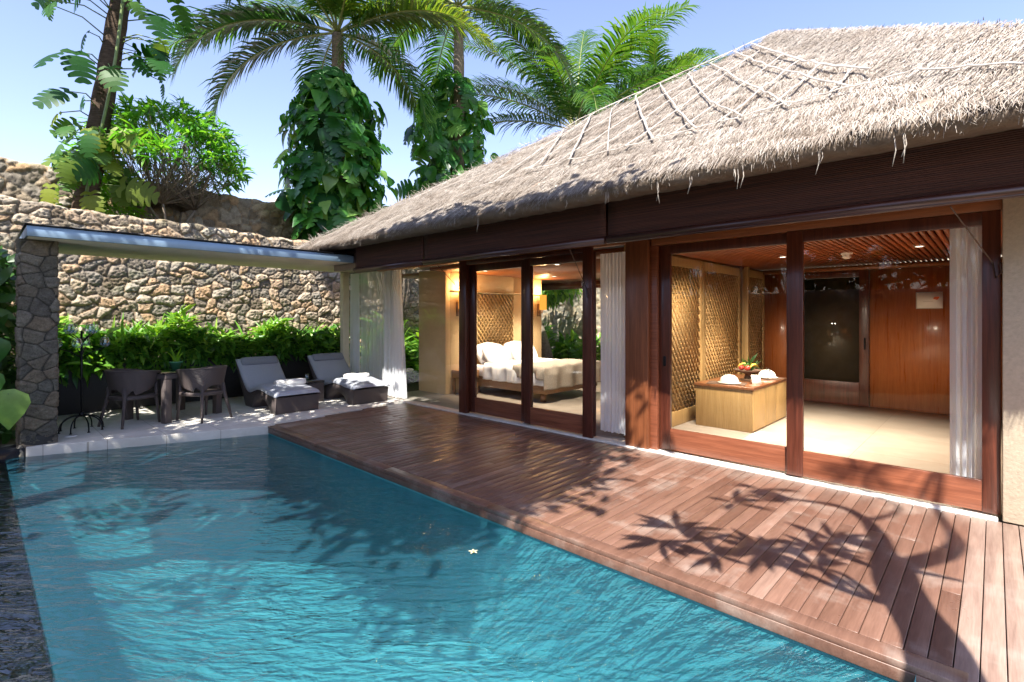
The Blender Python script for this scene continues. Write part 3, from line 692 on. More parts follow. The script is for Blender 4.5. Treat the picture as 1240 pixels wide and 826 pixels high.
# interior walls, bedroom
mb = MB(); mb.box(-9.0, -8.1, 6.60, 6.72, .007, 2.56); mb.box(-8.22, -8.1, 6.722, 7.48, .007, 2.56); mb.box(-8.22, -8.1, 8.62, 9.62, .007, 2.56)
mb.box(-8.22, -8.1, 7.482, 8.618, 2.10, 2.56); mb.box(-8.22, -8.1, 7.482, 8.618, .007, .85); mb.build('bedroom_wall', 'yellowplaster', villa, bevel=.003)
def lattice(mb, o, u, v, W, H, step=.085, w=.022, t=.012):
    """diagonal slats over a W x H panel; o origin, u and v unit vectors"""
    o, u, v = (np.array(k, float) for k in (o, u, v)); n = np.cross(u, v)
    for sgn, lay in ((1, 0), (-1, t)):
        k = -H
        while k < W+H:
            # line: x = k + sgn*y*0.75
            pts = []
            for yy in (0, H):
                pts.append((k+sgn*.8*yy, yy))
            (xa, ya), (xb, yb) = pts
            if xa > xb: xa, ya, xb, yb = xb, yb, xa, ya
            if xb > 0 and xa < W:
                s = (yb-ya)/(xb-xa)
                if xa < 0: ya, xa = ya-s*xa, 0
                if xb > W: yb, xb = yb+s*(W-xb), W
                if xb-xa > .01:
                    d = np.array([xb-xa, yb-ya]); d /= np.linalg.norm(d); p = np.array([-d[1], d[0]])*w/2
                    c = [(xa-p[0], ya-p[1]), (xb-p[0], yb-p[1]), (xb+p[0], yb+p[1]), (xa+p[0], ya+p[1])]
                    V = [o+u*a+v*b+n*lay for a, b in c]+[o+u*a+v*b+n*(lay+t*.95) for a, b in c]
                    mb.add(V, [(0, 3, 2, 1), (4, 5, 6, 7), (0, 1, 5, 4), (1, 2, 6, 5), (2, 3, 7, 6), (3, 0, 4, 7)], random.random())
            k += step
mb = MB(); lattice(mb, (-8.13, 7.48, .85), (0, 1, 0), (0, 0, 1), 1.14, 1.25, .105, .026); mb.box(-8.2, -8.16, 7.484, 8.616, .86, 2.09, 0)
mb.build('lattice_panel', 'lattice', villa)
mb = MB(); mb.box(-8.098, -8.07, 6.73, 9.62, 2.11, 2.135); mb.build('wall_moulding', 'yellowwood', villa)
mb = MB(); mb.box(-10.2, -3.45, 6.73, 10.9, 2.50, 2.559); mb.box(-8.09, -3.45, 6.2, 6.728, 2.50, 2.559); mb.build('bedroom_ceiling', 'orangewood', villa)
mb = MB(); mb.box(-10.3, -3.5, 10.86, 10.96, 2.32, 2.498); mb.box(-10.3, -10.15, 10.86, 10.96, .007, 2.318); mb.box(-5.2, -3.5, 10.86, 10.96, .007, 2.318); mb.build('rear_window_frame', 'darkwood_x', villa)
mb = MB(); mb.add([(-10.15, 10.91, .01), (-5.2, 10.91, .01), (-5.2, 10.91, 2.32), (-10.15, 10.91, 2.32)], [(0, 1, 2, 3)]); mb.build('rear_window', 'glass', villa)
mb = MB(); mb.box(-3.55, -3.42, 5.9, 10.9, .007, 2.55); mb.build('partition_wall', 'yellowplaster', villa)
# living room
mb = MB(); x = -3.38
while x < .34:
    mb.box(x, x+.045, 5.75, 10.75, 2.50, 2.535); x += .068
mb.box(-3.4, .34, 5.75, 10.8, 2.537, 2.56, 0)
mb.build('slatted_ceiling', 'ceilslat', villa)
mb = MB(); mb.box(-3.4, .34, 10.70, 10.845, 2.42, 2.498); mb.box(-3.41, -3.36, 9.62, 10.69, 2.42, 2.498); mb.build('ceiling_trim', 'orangewood', villa)
mb = MB(); mb.box(-1.60, .34, 10.85, 10.95, .007, 2.499); mb.build('wall', 'redwall', villa)
mb = MB(); mb.box(-3.36, -2.74, 10.79, 10.95, .007, 2.419); mb.build('wall', 'redwall', villa)
mb = MB()
for a in (-1.597, -1.10, -.6, -.1): pass
dm = MB(); dm.box(-1.745, -1.602, 10.80, 10.90, .007, 2.419); dm.box(-2.735, -1.747, 10.80, 10.90, 2.30, 2.419); dm.box(-2.735, -1.747, 10.80, 10.90, .007, .42); dm.box(-2.735, -2.62, 10.80, 10.90, .422, 2.298)
dr = dm.build('inner_door', 'darkwood', villa, bevel=.004)
mb = MB(); mb.box(-2.619, -1.748, 10.85, 10.86, .421, 2.299); mb.build('pane', 'doorglass', dr)
mb = MB(); mb.tube([(-1.66, 10.77, 1.02), (-1.66, 10.77, 1.22)], .012); mb.tube([(-1.66, 10.80, 1.04), (-1.66, 10.77, 1.04)], .008); mb.tube([(-1.66, 10.80, 1.2), (-1.66, 10.77, 1.2)], .008); mb.build('handle', 'darkmetal', dr)
# lattice screens along the left of the living room
for (ya, yb, xo) in ((5.98, 7.95, 0), (7.97, 9.62, 0), (9.66, 10.78, .05)):
    z0, z1 = .22, 2.33; fr = MB(); x0, x1 = -3.41+xo, -3.36+xo
    fr.box(x0, x1, ya, ya+.09, .008, 2.47); fr.box(x0, x1, yb-.09, yb, .008, 2.47)
    fr.box(x0+.001, x1-.001, ya+.091, yb-.091, .008, z0); fr.box(x0+.001, x1-.001, ya+.091, yb-.091, z1, 2.469)
    f = fr.build('screen', 'yellowwood', villa, bevel=.003)
    mb = MB(); lattice(mb, (x0+.018, ya+.088, z0), (0, 1, 0), (0, 0, 1), yb-ya-.176, z1-z0, .105, .030, .013)
    mb.build('lattice', 'lattice', f)
mb = MB(); mb.box(-3.29, -3.22, 9.58, 9.66, .008, 2.49); mb.build('screen_post', 'yellowwood', villa, bevel=.004)

# ------------------------------------------------------------------ ceiling fittings, sign
def downlight(x, y, z, label, power, tilt=0):
    t = thing('downlight', label, 'ceiling light', (x, y, z), 'recessed ceiling downlights')
    mb = MB(); mb.lathe([(.062, 0), (.062, -.006), (.045, -.006), (.04, .004)], 20, (x, y, z)); mb.build('trim_ring', 'white', t, smooth=True)
    mb = MB(); mb.lathe([(.042, -.003), (.001, -.003)], 16, (x, y, z)); mb.build('lens', 'bulb', t)
    ld = bpy.data.lights.new('spot', 'SPOT'); ld.energy = power; ld.color = (1, .84, .64); ld.spot_size = 1.72; ld.spot_blend = .6; ld.shadow_soft_size = .2
    lo = bpy.data.objects.new('spot', ld); COL.objects.link(lo); lo.parent = t; lo.location = (0, 0, -.02); lo.rotation_euler = (tilt, 0, 0)
downlight(-2.33, 8.43, 2.497, 'small lit recessed downlight over the fruit console', 270)
downlight(-.70, 8.34, 2.497, 'small lit recessed downlight right of the smoke detector', 270)
downlight(-7.2, 9.0, 2.497, 'small lit recessed downlight in the bedroom ceiling above the bed', 230)
for x, lab in ((-2.75, 'added unseen fill downlight just inside the left living room door'), (-1.7, 'added unseen fill downlight just inside behind the middle door stile'), (-.7, 'added unseen fill downlight just inside the rightmost glass door')):  # extra downlights added out of view to brighten the living room
    downlight(x, 6.45, 2.497, lab, 190, .30 if x > -1 else .62)
for x, lab in ((-7.3, 'added unseen fill downlight inside the corner glass of the bedroom'), (-5.5, 'added unseen fill downlight just inside the bedroom sliding doors')):  # more unseen downlights, added as fill light for the bedroom
    downlight(x, 6.95, 2.497, lab, 220, .45)
t = thing('smoke_detector', 'white round smoke detector on the slatted red ceiling', 'smoke detector', (-1.52, 8.5, 2.5))
mb = MB(); mb.lathe([(.075, 0), (.075, -.018), (.06, -.03)], 24, (-1.52, 8.5, 2.498)); mb.build('base', 'white', t, smooth=True)
mb = MB(); mb.lathe([(.055, -.03), (.058, -.06), (.035, -.085), (.001, -.088)], 24, (-1.52, 8.5, 2.498)); mb.build('sensor_head', 'white', t, smooth=True)
t = thing('wall_plaque', 'small white plaque with orange mark on the red wood wall', 'sign', (-.78, 10.84, 1.73))
mb = MB(); mb.box(-.955, -.61, 10.826, 10.848, 1.725, 2.0); mb.build('frame', 'greyprint', t, bevel=.002)
mb = MB(); mb.box(-.94, -.612, 10.818, 10.825, 1.735, 1.992); mb.build('panel', 'paper', t)
mb = MB()
for k, (dx, dz, r) in enumerate(((-.70, 1.90, .026), (-.675, 1.905, .022), (-.688, 1.885, .022), (-.715, 1.888, .016))):
    mb.superq((dx, 10.8165, dz), (r, .002, r*.75), 1, 1, 14, 8)
mb.build('orange_mark', 'orange', t)
mb = MB(); x = -.86
while x < -.74: 
    w = rng.uniform(.008, .02); mb.box(x, x+w, 10.8155, 10.8175, 1.842, 1.848); x += w+.005
mb.build('small_lettering', 'greyprint', t)

# ------------------------------------------------------------------ console and its things
t = thing('console', 'honey wood storage console with three doors and brown top', 'console', (-2.78, 8.05, 0))
mb = MB(); mb.box(-3.19, -2.405, 7.30, 8.82, .008, .585); mb.build('body', 'yellowwood', t, bevel=.003)
for k in range(3):
    mb = MB(); mb.box(-2.404, -2.385, 7.305+k*.505, 7.80+k*.505, .03, .58); mb.build('door', 'yellowwood', t, bevel=.003)
mb = MB(); mb.box(-3.21, -2.37, 7.275, 8.84, .587, .627); mb.build('top', 'consolewood', t, bevel=.006)
for (x, y, rz, lab1, lab2) in ((-2.80, 7.50, .25, 'dark woven placemat at the near end of the console', 'white domed cover on the placemat nearest the glass'),
                              (-2.62, 8.58, -.1, 'dark woven placemat at the far end of the console', 'white domed cover on the placemat behind the fruit stand')):
    mb = MB(); mb.box(x-.27, x+.24, y-.17, y+.17, .6285, .636, .5, rz); tag(mb.build('placemat', 'napkin', bevel=.002), lab1, 'placemat', 'placemats on the console')
    c = thing('plate_cover', lab2, 'plate cover', (x+.02, y, .637), 'domed covers on the console')
    mb = MB(); mb.lathe([(.001, .003), (.15, .003), (.16, .012), (.14, .012), (.001, .008)], 28, (x+.02, y, .637)); mb.build('plate', 'white', c, smooth=True)
    mb = MB(); mb.lathe([(.128, .014), (.125, .05), (.105, .085), (.06, .115), (.001, .125)], 28, (x+.02, y, .637)); mb.build('dome', 'white', c, smooth=True)
fs = thing('fruit_stand', 'dark footed bowl heaped with fruit on the console', 'fruit bowl', (-2.72, 8.08, .628))
mb = MB(); mb.lathe([(.001, 0), (.10, 0), (.10, .015), (.05, .03), (.04, .09), (.06, .11), (.16, .13), (.20, .165), (.19, .165), (.15, .142), (.001, .13)], 28, (-2.72, 8.08, .628)); mb.build('bowl', 'napkin', fs, smooth=True)
for k in range(5):
    a = k*1.25; mb = MB(); p = np.array([-2.72+.09*math.cos(a), 8.08+.09*math.sin(a), .80])
    if k < 3:
        tt = np.linspace(-1, 1, 7); mb.tube(np.stack([p[0]+.09*tt*math.cos(a+1.2), p[1]+.09*tt*math.sin(a+1.2), p[2]+.03+.04*(1-tt*tt)], 1), [.004, .014, .018, .019, .018, .014, .005], 8); mb.build('banana', 'fruit_y', fs, smooth=True)
    else:
        mb.superq(tuple(p+[0, 0, .02]), (.042, .042, .04), 1, 1); mb.build('apple', 'fruit_r', fs, smooth=True)
mb = MB(); mb.superq((-2.72, 8.08, .84), (.05, .05, .045), 1, 1); mb.build('apple', 'fruit_g', fs, smooth=True)
mb = MB(); N = 26; leaves(mb, LANCE, np.tile([-2.70, 8.12, .82], (N, 1))+rnd(N)*.03, rnd(N)*.7+np.array([.1, .1, 1]), rnd(N), rng.uniform(.10, .2, N), rng.random(N)*.5); mb.build('leaf_garnish', 'leaf_dark', fs)
t = thing('tent_card', 'folded white card standing before the fruit stand', 'card', (-2.47, 7.74, .628))
mb = MB(); mb.add([(-2.53, 7.70, .629), (-2.42, 7.76, .629), (-2.46, 7.80, .75), (-2.56, 7.745, .75), (-2.49, 7.88, .629), (-2.59, 7.82, .629)], [(0, 1, 2, 3), (3, 2, 4, 5)]); mb.build('card_sheet', 'paper', t, solid=.002)
t = thing('drinking_glass', 'clear stemmed glass between fruit stand and far cover', 'glass', (-2.5, 8.3, .628))
mb = MB(); mb.lathe([(.001, .003), (.035, .003), (.006, .012), (.005, .07), (.03, .10), (.036, .14), (.030, .19)], 18, (-2.5, 8.3, .628)); mb.build('bowl_and_stem', 'cupglass', t, smooth=True)

# ------------------------------------------------------------------ bedroom things
bed = thing('bed', 'large bed made up in white linen on a low wooden base', 'bed', (-7.0, 8.05, 0))
mb = MB(); mb.box(-8.06, -5.98, 7.2, 8.9, .16, .34); mb.build('base', 'bedwood', bed, bevel=.008)
for x in (-7.9, -6.1):
    for y in (7.3, 8.8): mb = MB(); mb.box(x-.04, x+.04, y-.04, y+.04, .008, .159); mb.build('leg', 'bedwood', bed)
mb = MB(); mb.superq((-7.02, 8.05, .47), (1.04, .88, .125), .25, .2, 48, 14); mb.build('mattress', 'linen', bed, smooth=True)
# duvet with draping sides
def cloth(x0, x1, y0, y1, ztop, drop, nx=50, ny=60, seed=0, wave=.02, dropx=0):
    r = np.random.default_rng(seed); sx = np.linspace(0, 1, nx); sy = np.linspace(-drop, (y1-y0)+drop, ny); Lx = x1-x0; ux = sx*(Lx+dropx)
    G = np.zeros((nx, ny, 3))
    for i, a in enumerate(ux):
        for j, b in enumerate(sy):
            X = x0+min(a, Lx); ex = max(0, a-Lx); by = 0 if 0 <= b <= y1-y0 else (-b if b < 0 else b-(y1-y0))
            Y = y0+min(max(b, 0), y1-y0); dz = max(ex, by) if (ex > 0 or by > 0) else 0
            out = .03*math.sin(X*14+seed)*min(1, by*6)+.02*math.sin(X*31)*min(1, by*6)
            Y += (-1 if b < 0 else 1)*(.02*min(1, by*20)+out)*(by > 0)
            X += (.03+.03*math.sin(Y*13))*min(1, ex*8)
            cr = wave*(math.sin(X*9+2*math.sin(Y*7+seed))*math.sin(Y*8+seed)+.4*math.sin(X*23+Y*17))
            G[i, j] = (X, Y, ztop-dz-(.012 if dz else 0)+cr*(dz == 0)*min(1, 8*min(abs(b), abs(y1-y0-b))))
    return G
mb = MB(); mb.grid(cloth(-7.55, -5.96, 7.16, 8.94, .635, .30, seed=1, wave=.014, dropx=.30)); mb.build('duvet', 'linen', bed, smooth=True, solid=.03)
mb = MB(); mb.grid(cloth(-6.72, -5.93, 7.13, 8.97, .668, .22, seed=4, wave=.012, dropx=.40)); 
tag(mb.build('throw_blanket', 'throw', smooth=True, solid=.016), 'grey brown throw blanket spread over the foot of the bed', 'blanket')
for (x, y, rz, ry, w, lab) in ((-7.86, 7.62, 0, 1.15, .36, 'rear white pillow against the lattice, on the left side of the bed'), (-7.86, 8.46, 0, 1.15, .36, 'rear white pillow standing below the right wall lamp'),
                     (-7.62, 7.56, .1, .95, .35, 'front white pillow on the left side of the bed'), (-7.62, 8.44, -.1, .95, .35, 'front white pillow on the right side of the bed')):
    mb = MB(); mb.superq((x, y, .80), (.25, w, .10), .8, .55, 32, 16, rz, ry, noise=.008); tag(mb.build('pillow', 'linen', smooth=True), lab, 'pillow', 'white pillows on the bed')
ns = thing('nightstand', 'small wooden nightstand left of the bed', 'nightstand', (-7.85, 6.97, 0))
mb = MB(); mb.box(-8.09, -7.65, 6.75, 7.12, .34, .50); mb.build('drawer_box', 'bedwood', ns, bevel=.005)
for x in (-8.05, -7.69):
    for y in (6.79, 7.08): mb = MB(); mb.box(x-.02, x+.02, y-.02, y+.02, .008, .339); mb.build('leg', 'bedwood', ns)
t = thing('telephone', 'white bedside telephone on the nightstand', 'telephone', (-7.8, 6.95, .5))
mb = MB(); mb.box(-7.90, -7.72, 6.85, 7.03, .502, .545); mb.build('base', 'white', t, bevel=.01)
mb = MB(); mb.superq((-7.81, 6.90, .57), (.10, .025, .022), .5, .5); mb.build('handset', 'white', t, smooth=True)
for (y, lab) in ((6.93, 'lit amber wall lamp left of the bed beside the nightstand'), (9.50, 'lit amber wall lamp at the right end of the bedroom wall')):
    s = thing('wall_lamp', lab, 'wall lamp', (-8.1, y, 1.7), 'amber bedroom wall lamps')
    mb = MB(); mb.box(-8.098, -8.07, y-.045, y+.045, 1.60, 1.90); mb.tube([(-8.07, y, 1.68), (-7.98, y, 1.68), (-7.96, y, 1.76)], .012); mb.build('bracket', 'bedwood', s)
    mb = MB(); mb.lathe([(.085, 0), (.085, .36)], 20, (-7.95, y, 1.75)); mb.build('shade', 'lampshade', s, smooth=True)
    ld = bpy.data.lights.new('bulb', 'POINT'); ld.energy = 14; ld.color = (1, .62, .28); ld.shadow_soft_size = .07
    lo = bpy.data.objects.new('bulb', ld); COL.objects.link(lo); lo.parent = s; lo.location = (.15, 0, .50)

# ------------------------------------------------------------------ curtains
def curtain(P0, P1, z0, z1, folds, amp, n=160, flare=.0, shift=0, seed=0):
    P0, P1 = np.array(P0, float), np.array(P1, float); d = P1-P0; L = np.linalg.norm(d); d /= L; nr = np.array([-d[1], d[0]])
    u = np.linspace(0, 1, n); k = 26; w = np.linspace(0, 1, k); r = np.random.default_rng(seed)
    ph = u*folds*2*PI+.8*np.sin(u*9+seed)+.5*np.sin(u*23)
    G = np.zeros((k, n, 3))
    for i, a in enumerate(w):
        am = amp*(.5+.7*a); wob = am*np.sin(ph+.35*np.sin(a*3+u*5))+.3*am*np.sin(2.3*ph+1)
        uu = u*L*(1+flare*a)+shift*a*a
        z = z1-(z1-z0)*a+(a > .99)*.012*np.sin(ph*.5)
        G[i] = np.stack([P0[0]+d[0]*uu+nr[0]*wob, P0[1]+d[1]*uu+nr[1]*wob, z*np.ones(n)], 1)
    return G
t = thing('curtain', 'sheer white curtain drawn across the open end beside the right lounger', 'curtain', (-9.3, 5.7, 0), 'white curtains')
mb = MB(); mb.grid(curtain((-10.3, 5.72), (-9.9, 5.72), .02, 2.53, 6, .03, 90)); mb.build('gathered_edge', 'voile', t, smooth=True)
mb = MB(); mb.grid(curtain((-9.9, 5.72), (-8.95, 5.73), .03, 2.53, 7, .022, 120)); mb.build('sheer_span', 'sheer', t, smooth=True)
mb = MB(); mb.grid(curtain((-8.95, 5.73), (-8.36, 5.73), .02, 2.53, 6, .05, 120, .28)); mb.build('hanging_folds', 'voile', t, smooth=True)
mb = MB(); mb.tube([(-10.4, 5.72, 2.545), (-8.2, 5.72, 2.545)], .014); mb.build('rod', 'darkmetal', t)
mb = MB(); mb.grid(curtain((-3.78, 5.69), (-3.33, 5.69), .10, 2.42, 9, .022, 160)); tag(mb.build('curtain', 'voile', smooth=True), 'white pleated curtain hanging beside the broad wood pillar', 'curtain', 'white curtains')
mb = MB(); mb.grid(curtain((-.28, 5.78), (-.07, 5.78), .10, 2.44, 4, .035, 90, seed=2)+np.array([0, -.05, 0])); tag(mb.build('curtain', 'voile', smooth=True), 'white curtain pulled to the right behind the rightmost glass door', 'curtain', 'white curtains')

# ------------------------------------------------------------------ rolled blinds
for i, (x0, x1, lab, c0, c1) in enumerate(((-8.13, -6.17, 'rolled dark slat blind nearest the lounge pavilion', (-5.95, 2.33), None),
        (-6.14, -2.99, 'rolled dark slat blind above the bedroom doors', (-5.82, 2.33), (-6.42, 2.03)),
        (-2.96, 1.0, 'rolled dark slat blind above the living room doors', (-.22, 2.35), (-.01, 2.02)))):
    b = thing('blind', lab, 'blind', ((x0+x1)/2, 4.6, 2.37), 'rolled blinds under the eave')
    mb = MB(); z = np.linspace(2.42, 2.83, 12); xs = np.linspace(x0, x1, 30); G = np.zeros((12, 30, 3)); G[..., 0] = xs[None]; G[..., 1] = 4.61; G[..., 2] = z[:, None]
    mb.grid(G); mb.build('slats', 'blind', b, solid=.012)
    mb = MB(); mb.tube([(x0, 4.60, 2.405), (x1, 4.60, 2.405)], .042, 14); mb.tube([(x0, 4.585, 2.372), (x1, 4.585, 2.372)], .014, 8); mb.build('roll', 'darkwood_x', b, smooth=True)
    if i:
        cords = [((c0[0], 4.60, c0[1]), (c1[0], 5.545, c1[1]))]
        if i == 1: cords.append(((-3.46, 4.6, 2.35), (-3.87, 5.51, 1.96)))
        for p, q_ in cords:
            mb = MB(); mb.tube([p, q_], .005, 5); mb.tube([q_, (q_[0]+.015, q_[1]-.01, q_[2]-.12), (q_[0]+.05, q_[1]-.012, q_[2]-.08), (q_[0]+.04, q_[1]-.01, q_[2])], .006, 5); mb.build('cord', 'napkin', b)

# ------------------------------------------------------------------ loungers
xt = np.array([0, .12, .30, .55, .75, .95, 1.12, 1.28, 1.45, 1.65, 1.85]); zt_ = np.array([.27, .275, .29, .325, .33, .285, .25, .285, .41, .60, .80])
def spl(x, xs=xt, zs=zt_):
    # smooth interpolation
    i = np.clip(np.searchsorted(xs, x)-1, 0, len(xs)-2); m = np.gradient(zs, xs); h = xs[i+1]-xs[i]; t = (x-xs[i])/h
    return (2*t**3-3*t**2+1)*zs[i]+(t**3-2*t**2+t)*h*m[i]+(-2*t**3+3*t**2)*zs[i+1]+(t**3-t**2)*h*m[i+1]
def make_lounger():
    root = thing('sun_lounger', '', 'sun lounger', (0, 0, 0), 'sun loungers under the pavilion')
    X = np.linspace(0, 1.85, 60); Zt = spl(X); W = .36
    Zb = np.where(X < .22, 0, np.where(X < 1.0, .20*np.sin(np.clip((X-.22)/.78, 0, 1)*PI)**.7, np.where(X < 1.35, 0.0, np.clip((X-1.35)*1.45, 0, .76))))
    Zb = np.minimum(Zb, Zt-.05); slant = .05*np.clip(1-X/.2, 0, 1)
    ring = []
    for x, a, b in zip(X, Zt, Zb):
        fo = .05*(1 if x < .03 else 0)
        ring.append([(-x, -W, a), (-x, W, a), (-x-(.05 if x == 0 else 0), W-.0, b), (-x-(.05 if x == 0 else 0), -W, b)])
    mb = MB(); R = np.array(ring); mb.grid(R, wrap=True)
    mb.add(R[0], [(0, 3, 2, 1)]); mb.add(R[-1], [(0, 1, 2, 3)])
    mb.build('base', 'rattan', root)
    # cushion : rounded ribbon over the top curve
    X = np.linspace(-.03, 1.83, 70); Z = spl(np.clip(X, 0, 1.85)); T = np.gradient(np.stack([X, Z], 1), axis=0); T = norm(T); Nn = np.stack([-T[:, 1], T[:, 0]], 1)
    th = .095; prof = [(-.37, .01), (-.375, .04), (-.36, .07), (-.32, th), (0, th+.006), (.32, th), (.36, .07), (.375, .04), (.37, .01)]
    G = []
    for (yy, hh) in prof:
        sc = np.ones(70); sc[:3] = (.35, .8, .96); sc[-3:] = (.96, .8, .35)
        seam = 1-.05*np.exp(-((X[:, None]-np.array([.95, 1.2]))**2/.0006).sum(1))
        off = hh*sc; off = np.where(hh > .03, off-.008*np.exp(-((X-1.1)**2)/.002), off)
        G.append(np.stack([-(X+Nn[:, 0]*off), np.full(70, yy), Z+Nn[:, 1]*off], 1))
    mb = MB(); mb.grid(np.array(G)); mb.build('cushion', 'cushion', root, smooth=True)
    mb = MB(); p = np.array([1.72, spl(np.array([1.72]))[0]]); mb.superq((-1.66, 0, .76), (.085, .33, .055), .75, .25, 24, 12, 0, -.85*-1); mb.build('head_pillow', 'cushiondark', root, smooth=True)
    return root
lg = make_lounger(); lg['label'] = 'grey cushioned rattan lounger nearer the dining table'
lg.location = (-8.42, 3.73, 0); lg.rotation_euler.z = 0.0
l2 = copy_tree(lg); l2['label'] = 'grey cushioned rattan lounger beside the sheer curtain'
l2.location = (-8.33, 5.05, 0); l2.rotation_euler.z = 0.0
def towel(x, y, z, rz, L, r, lab):
    t = thing('towel', lab, 'towel', (x, y, z), 'rolled white towels on the loungers')
    mb = MB(); P = np.linspace(-L/2, L/2, 9); c = np.stack([x+P*math.cos(rz), y+P*math.sin(rz), np.full(9, z+r)], 1); mb.tube(c, r*np.array([.86, .97, 1, 1.02, 1, 1.02, 1, .97, .86]), 16); mb.build('roll', 'towel', t, smooth=True)
    for e in (-1, 1):
        mb = MB(); k = np.linspace(0, 4*PI, 40); rr = r*.85*(1-k/(4*PI)*.8); cx, cy = x+e*(L/2+.004)*math.cos(rz), y+e*(L/2+.004)*math.sin(rz)
        mb.tube(np.stack([cx-np.cos(k)*rr*math.sin(rz), cy+np.cos(k)*rr*math.cos(rz), z+r+np.sin(k)*rr], 1), .008, 5)
        mb.build('rolled_end', 'towel', t, smooth=True)
towel(-8.98, 3.70, .395, 1.75, .24, .055, 'rear of the two rolled towels on the lounger near the table')
towel(-8.86, 3.88, .395, 1.45, .30, .06, 'larger front rolled towel on the lounger near the table')
towel(-8.98, 4.98, .395, 1.65, .22, .055, 'rear of the two rolled towels on the lounger by the curtain')
towel(-8.87, 5.16, .395, 1.5, .26, .055, 'front rolled towel on the lounger by the curtain')
st = thing('side_table', 'low dark rattan side table between the two loungers', 'side table', (-9.35, 4.38, 0))
mb = MB(); mb.box(-9.60, -9.16, 4.20, 4.56, .36, .40); mb.build('top', 'blacktop', st, bevel=.006)
mb = MB(); mb.box(-9.59, -9.17, 4.21, 4.55, .002, .358); mb.build('body', 'rattan', st, bevel=.008)
t = thing('water_glass', 'clear tumbler on the low side table', 'glass', (-9.45, 4.35, .4))
mb = MB(); mb.lathe([(.001, .004), (.03, .004), (.034, .11), (.031, .11), (.028, .01)], 16, (-9.45, 4.35, .401)); mb.build('tumbler', 'cupglass', t, smooth=True)

# ------------------------------------------------------------------ dining set
TC = (-9.55, 2.22); TR = .40
e1 = np.array([-math.cos(TR), -math.sin(TR)]); e2 = np.array([-math.sin(TR), math.cos(TR)])
dt = thing('dining_table', 'square dark rattan dining table with black glass top', 'table', (*TC, 0))
mb = MB(); mb.box(TC[0]-.48, TC[0]+.48, TC[1]-.48, TC[1]+.48, .735, .75, .5, TR, TC); mb.build('glass_top', 'blacktop', dt, bevel=.004)
mb = MB(); mb.box(TC[0]-.475, TC[0]+.475, TC[1]-.475, TC[1]+.475, .66, .734, .5, TR, TC); mb.build('apron', 'rattan', dt, bevel=.006)
for a in (-1, 1):
    for b in (-1, 1):
        c = np.array(TC)+a*.425*e1+b*.425*e2; mb = MB(); mb.box(c[0]-.05, c[0]+.05, c[1]-.05, c[1]+.05, .001, .659, .5, TR); mb.build('leg', 'rattan', dt, bevel=.006)
pp = thing('potted_plant', 'small green plant in glazed pot on the dining table', 'potted plant', (TC[0]+.02, TC[1], .751))
px0, py0 = TC[0]+.02, TC[1]+.02
mb = MB(); mb.lathe([(.001, 0), (.06, 0), (.085, .10), (.095, .105), (.095, .125), (.08, .125), (.075, .09)], 24, (px0, py0, .752)); mb.lathe([(.078, .10), (.001, .105)], 24, (px0, py0, .752)); mb.build('pot', 'potgreen', pp, smooth=True)
mb = MB(); N = 14; leaves(mb, STRAP, np.tile([px0, py0, .85], (N, 1))+rnd(N)*.015, rnd(N)*.16+np.array([0, 0, 1]), rnd(N), rng.uniform(.14, .27, N), .6+.4*rng.random(N)); mb.build('leaf', 'leaf_bright', pp)
def make_chair():
    root = thing('rattan_chair', '', 'chair', (0, 0, 0), 'rattan chairs around the dining table')
    # barrel shell : front faces +Y
    na, nz = 60, 16; th = np.linspace(-2.5, 2.5, na); G = np.zeros((nz, na, 3))
    for j, a in enumerate(th):
        rim = .80-.05*(abs(a)/2.5)**2.5
        arch = .52-.10*math.exp(-((abs(a)-.62)/.22)**2)+.02*math.cos(a)
        low = arch if abs(a) < 1.0 else .42+.20*((abs(a)-.62)/1.88)**1.2
        for i in range(nz):
            t = i/(nz-1); z = low+(rim-low)*t; r = .27+.055*t
            G[i, j] = (r*math.sin(a)*1.02, -r*math.cos(a), z)
    mb = MB(); mb.grid(G); mb.build('shell', 'rattan', root, smooth=True, solid=.022)
    mb = MB(); mb.tube(G[-1]+np.array([0, 0, .008]), .017, 8); mb.build('rim', 'rattan', root, smooth=True)
    mb = MB(); mb.superq((0, .0, .415), (.275, .275, .035), .4, .6, 32, 10); mb.build('seat', 'rattan', root, smooth=True)
    for sx in (-1, 1):
        for sy in (-1, 1):
            mb = MB()
            if sy < 0: mb.tube([(sx*.165, -.23, .56), (sx*.19, -.245, .40), (sx*.255, -.32, .002)], [.034, .028, .017], 8)
            else: mb.tube([(sx*.235, .17, .62), (sx*.225, .18, .40), (sx*.24, .22, .002)], [.028, .026, .017], 8)
            mb.build('leg', 'rattan', root, smooth=True)
    return root
ch = make_chair(); first = True
for (off, dv, lab) in ((-e2*.62, e2, 'rattan armchair nearest the stone pillar, its back to the pool'), (-e1*.62, e1, 'rattan armchair nearest the lounger, its back to the camera')):
    o = ch if first else copy_tree(ch); first = False
    o['label'] = lab; o.location = (TC[0]+off[0], TC[1]+off[1], 0); o.rotation_euler.z = math.atan2(dv[1], dv[0])-PI/2
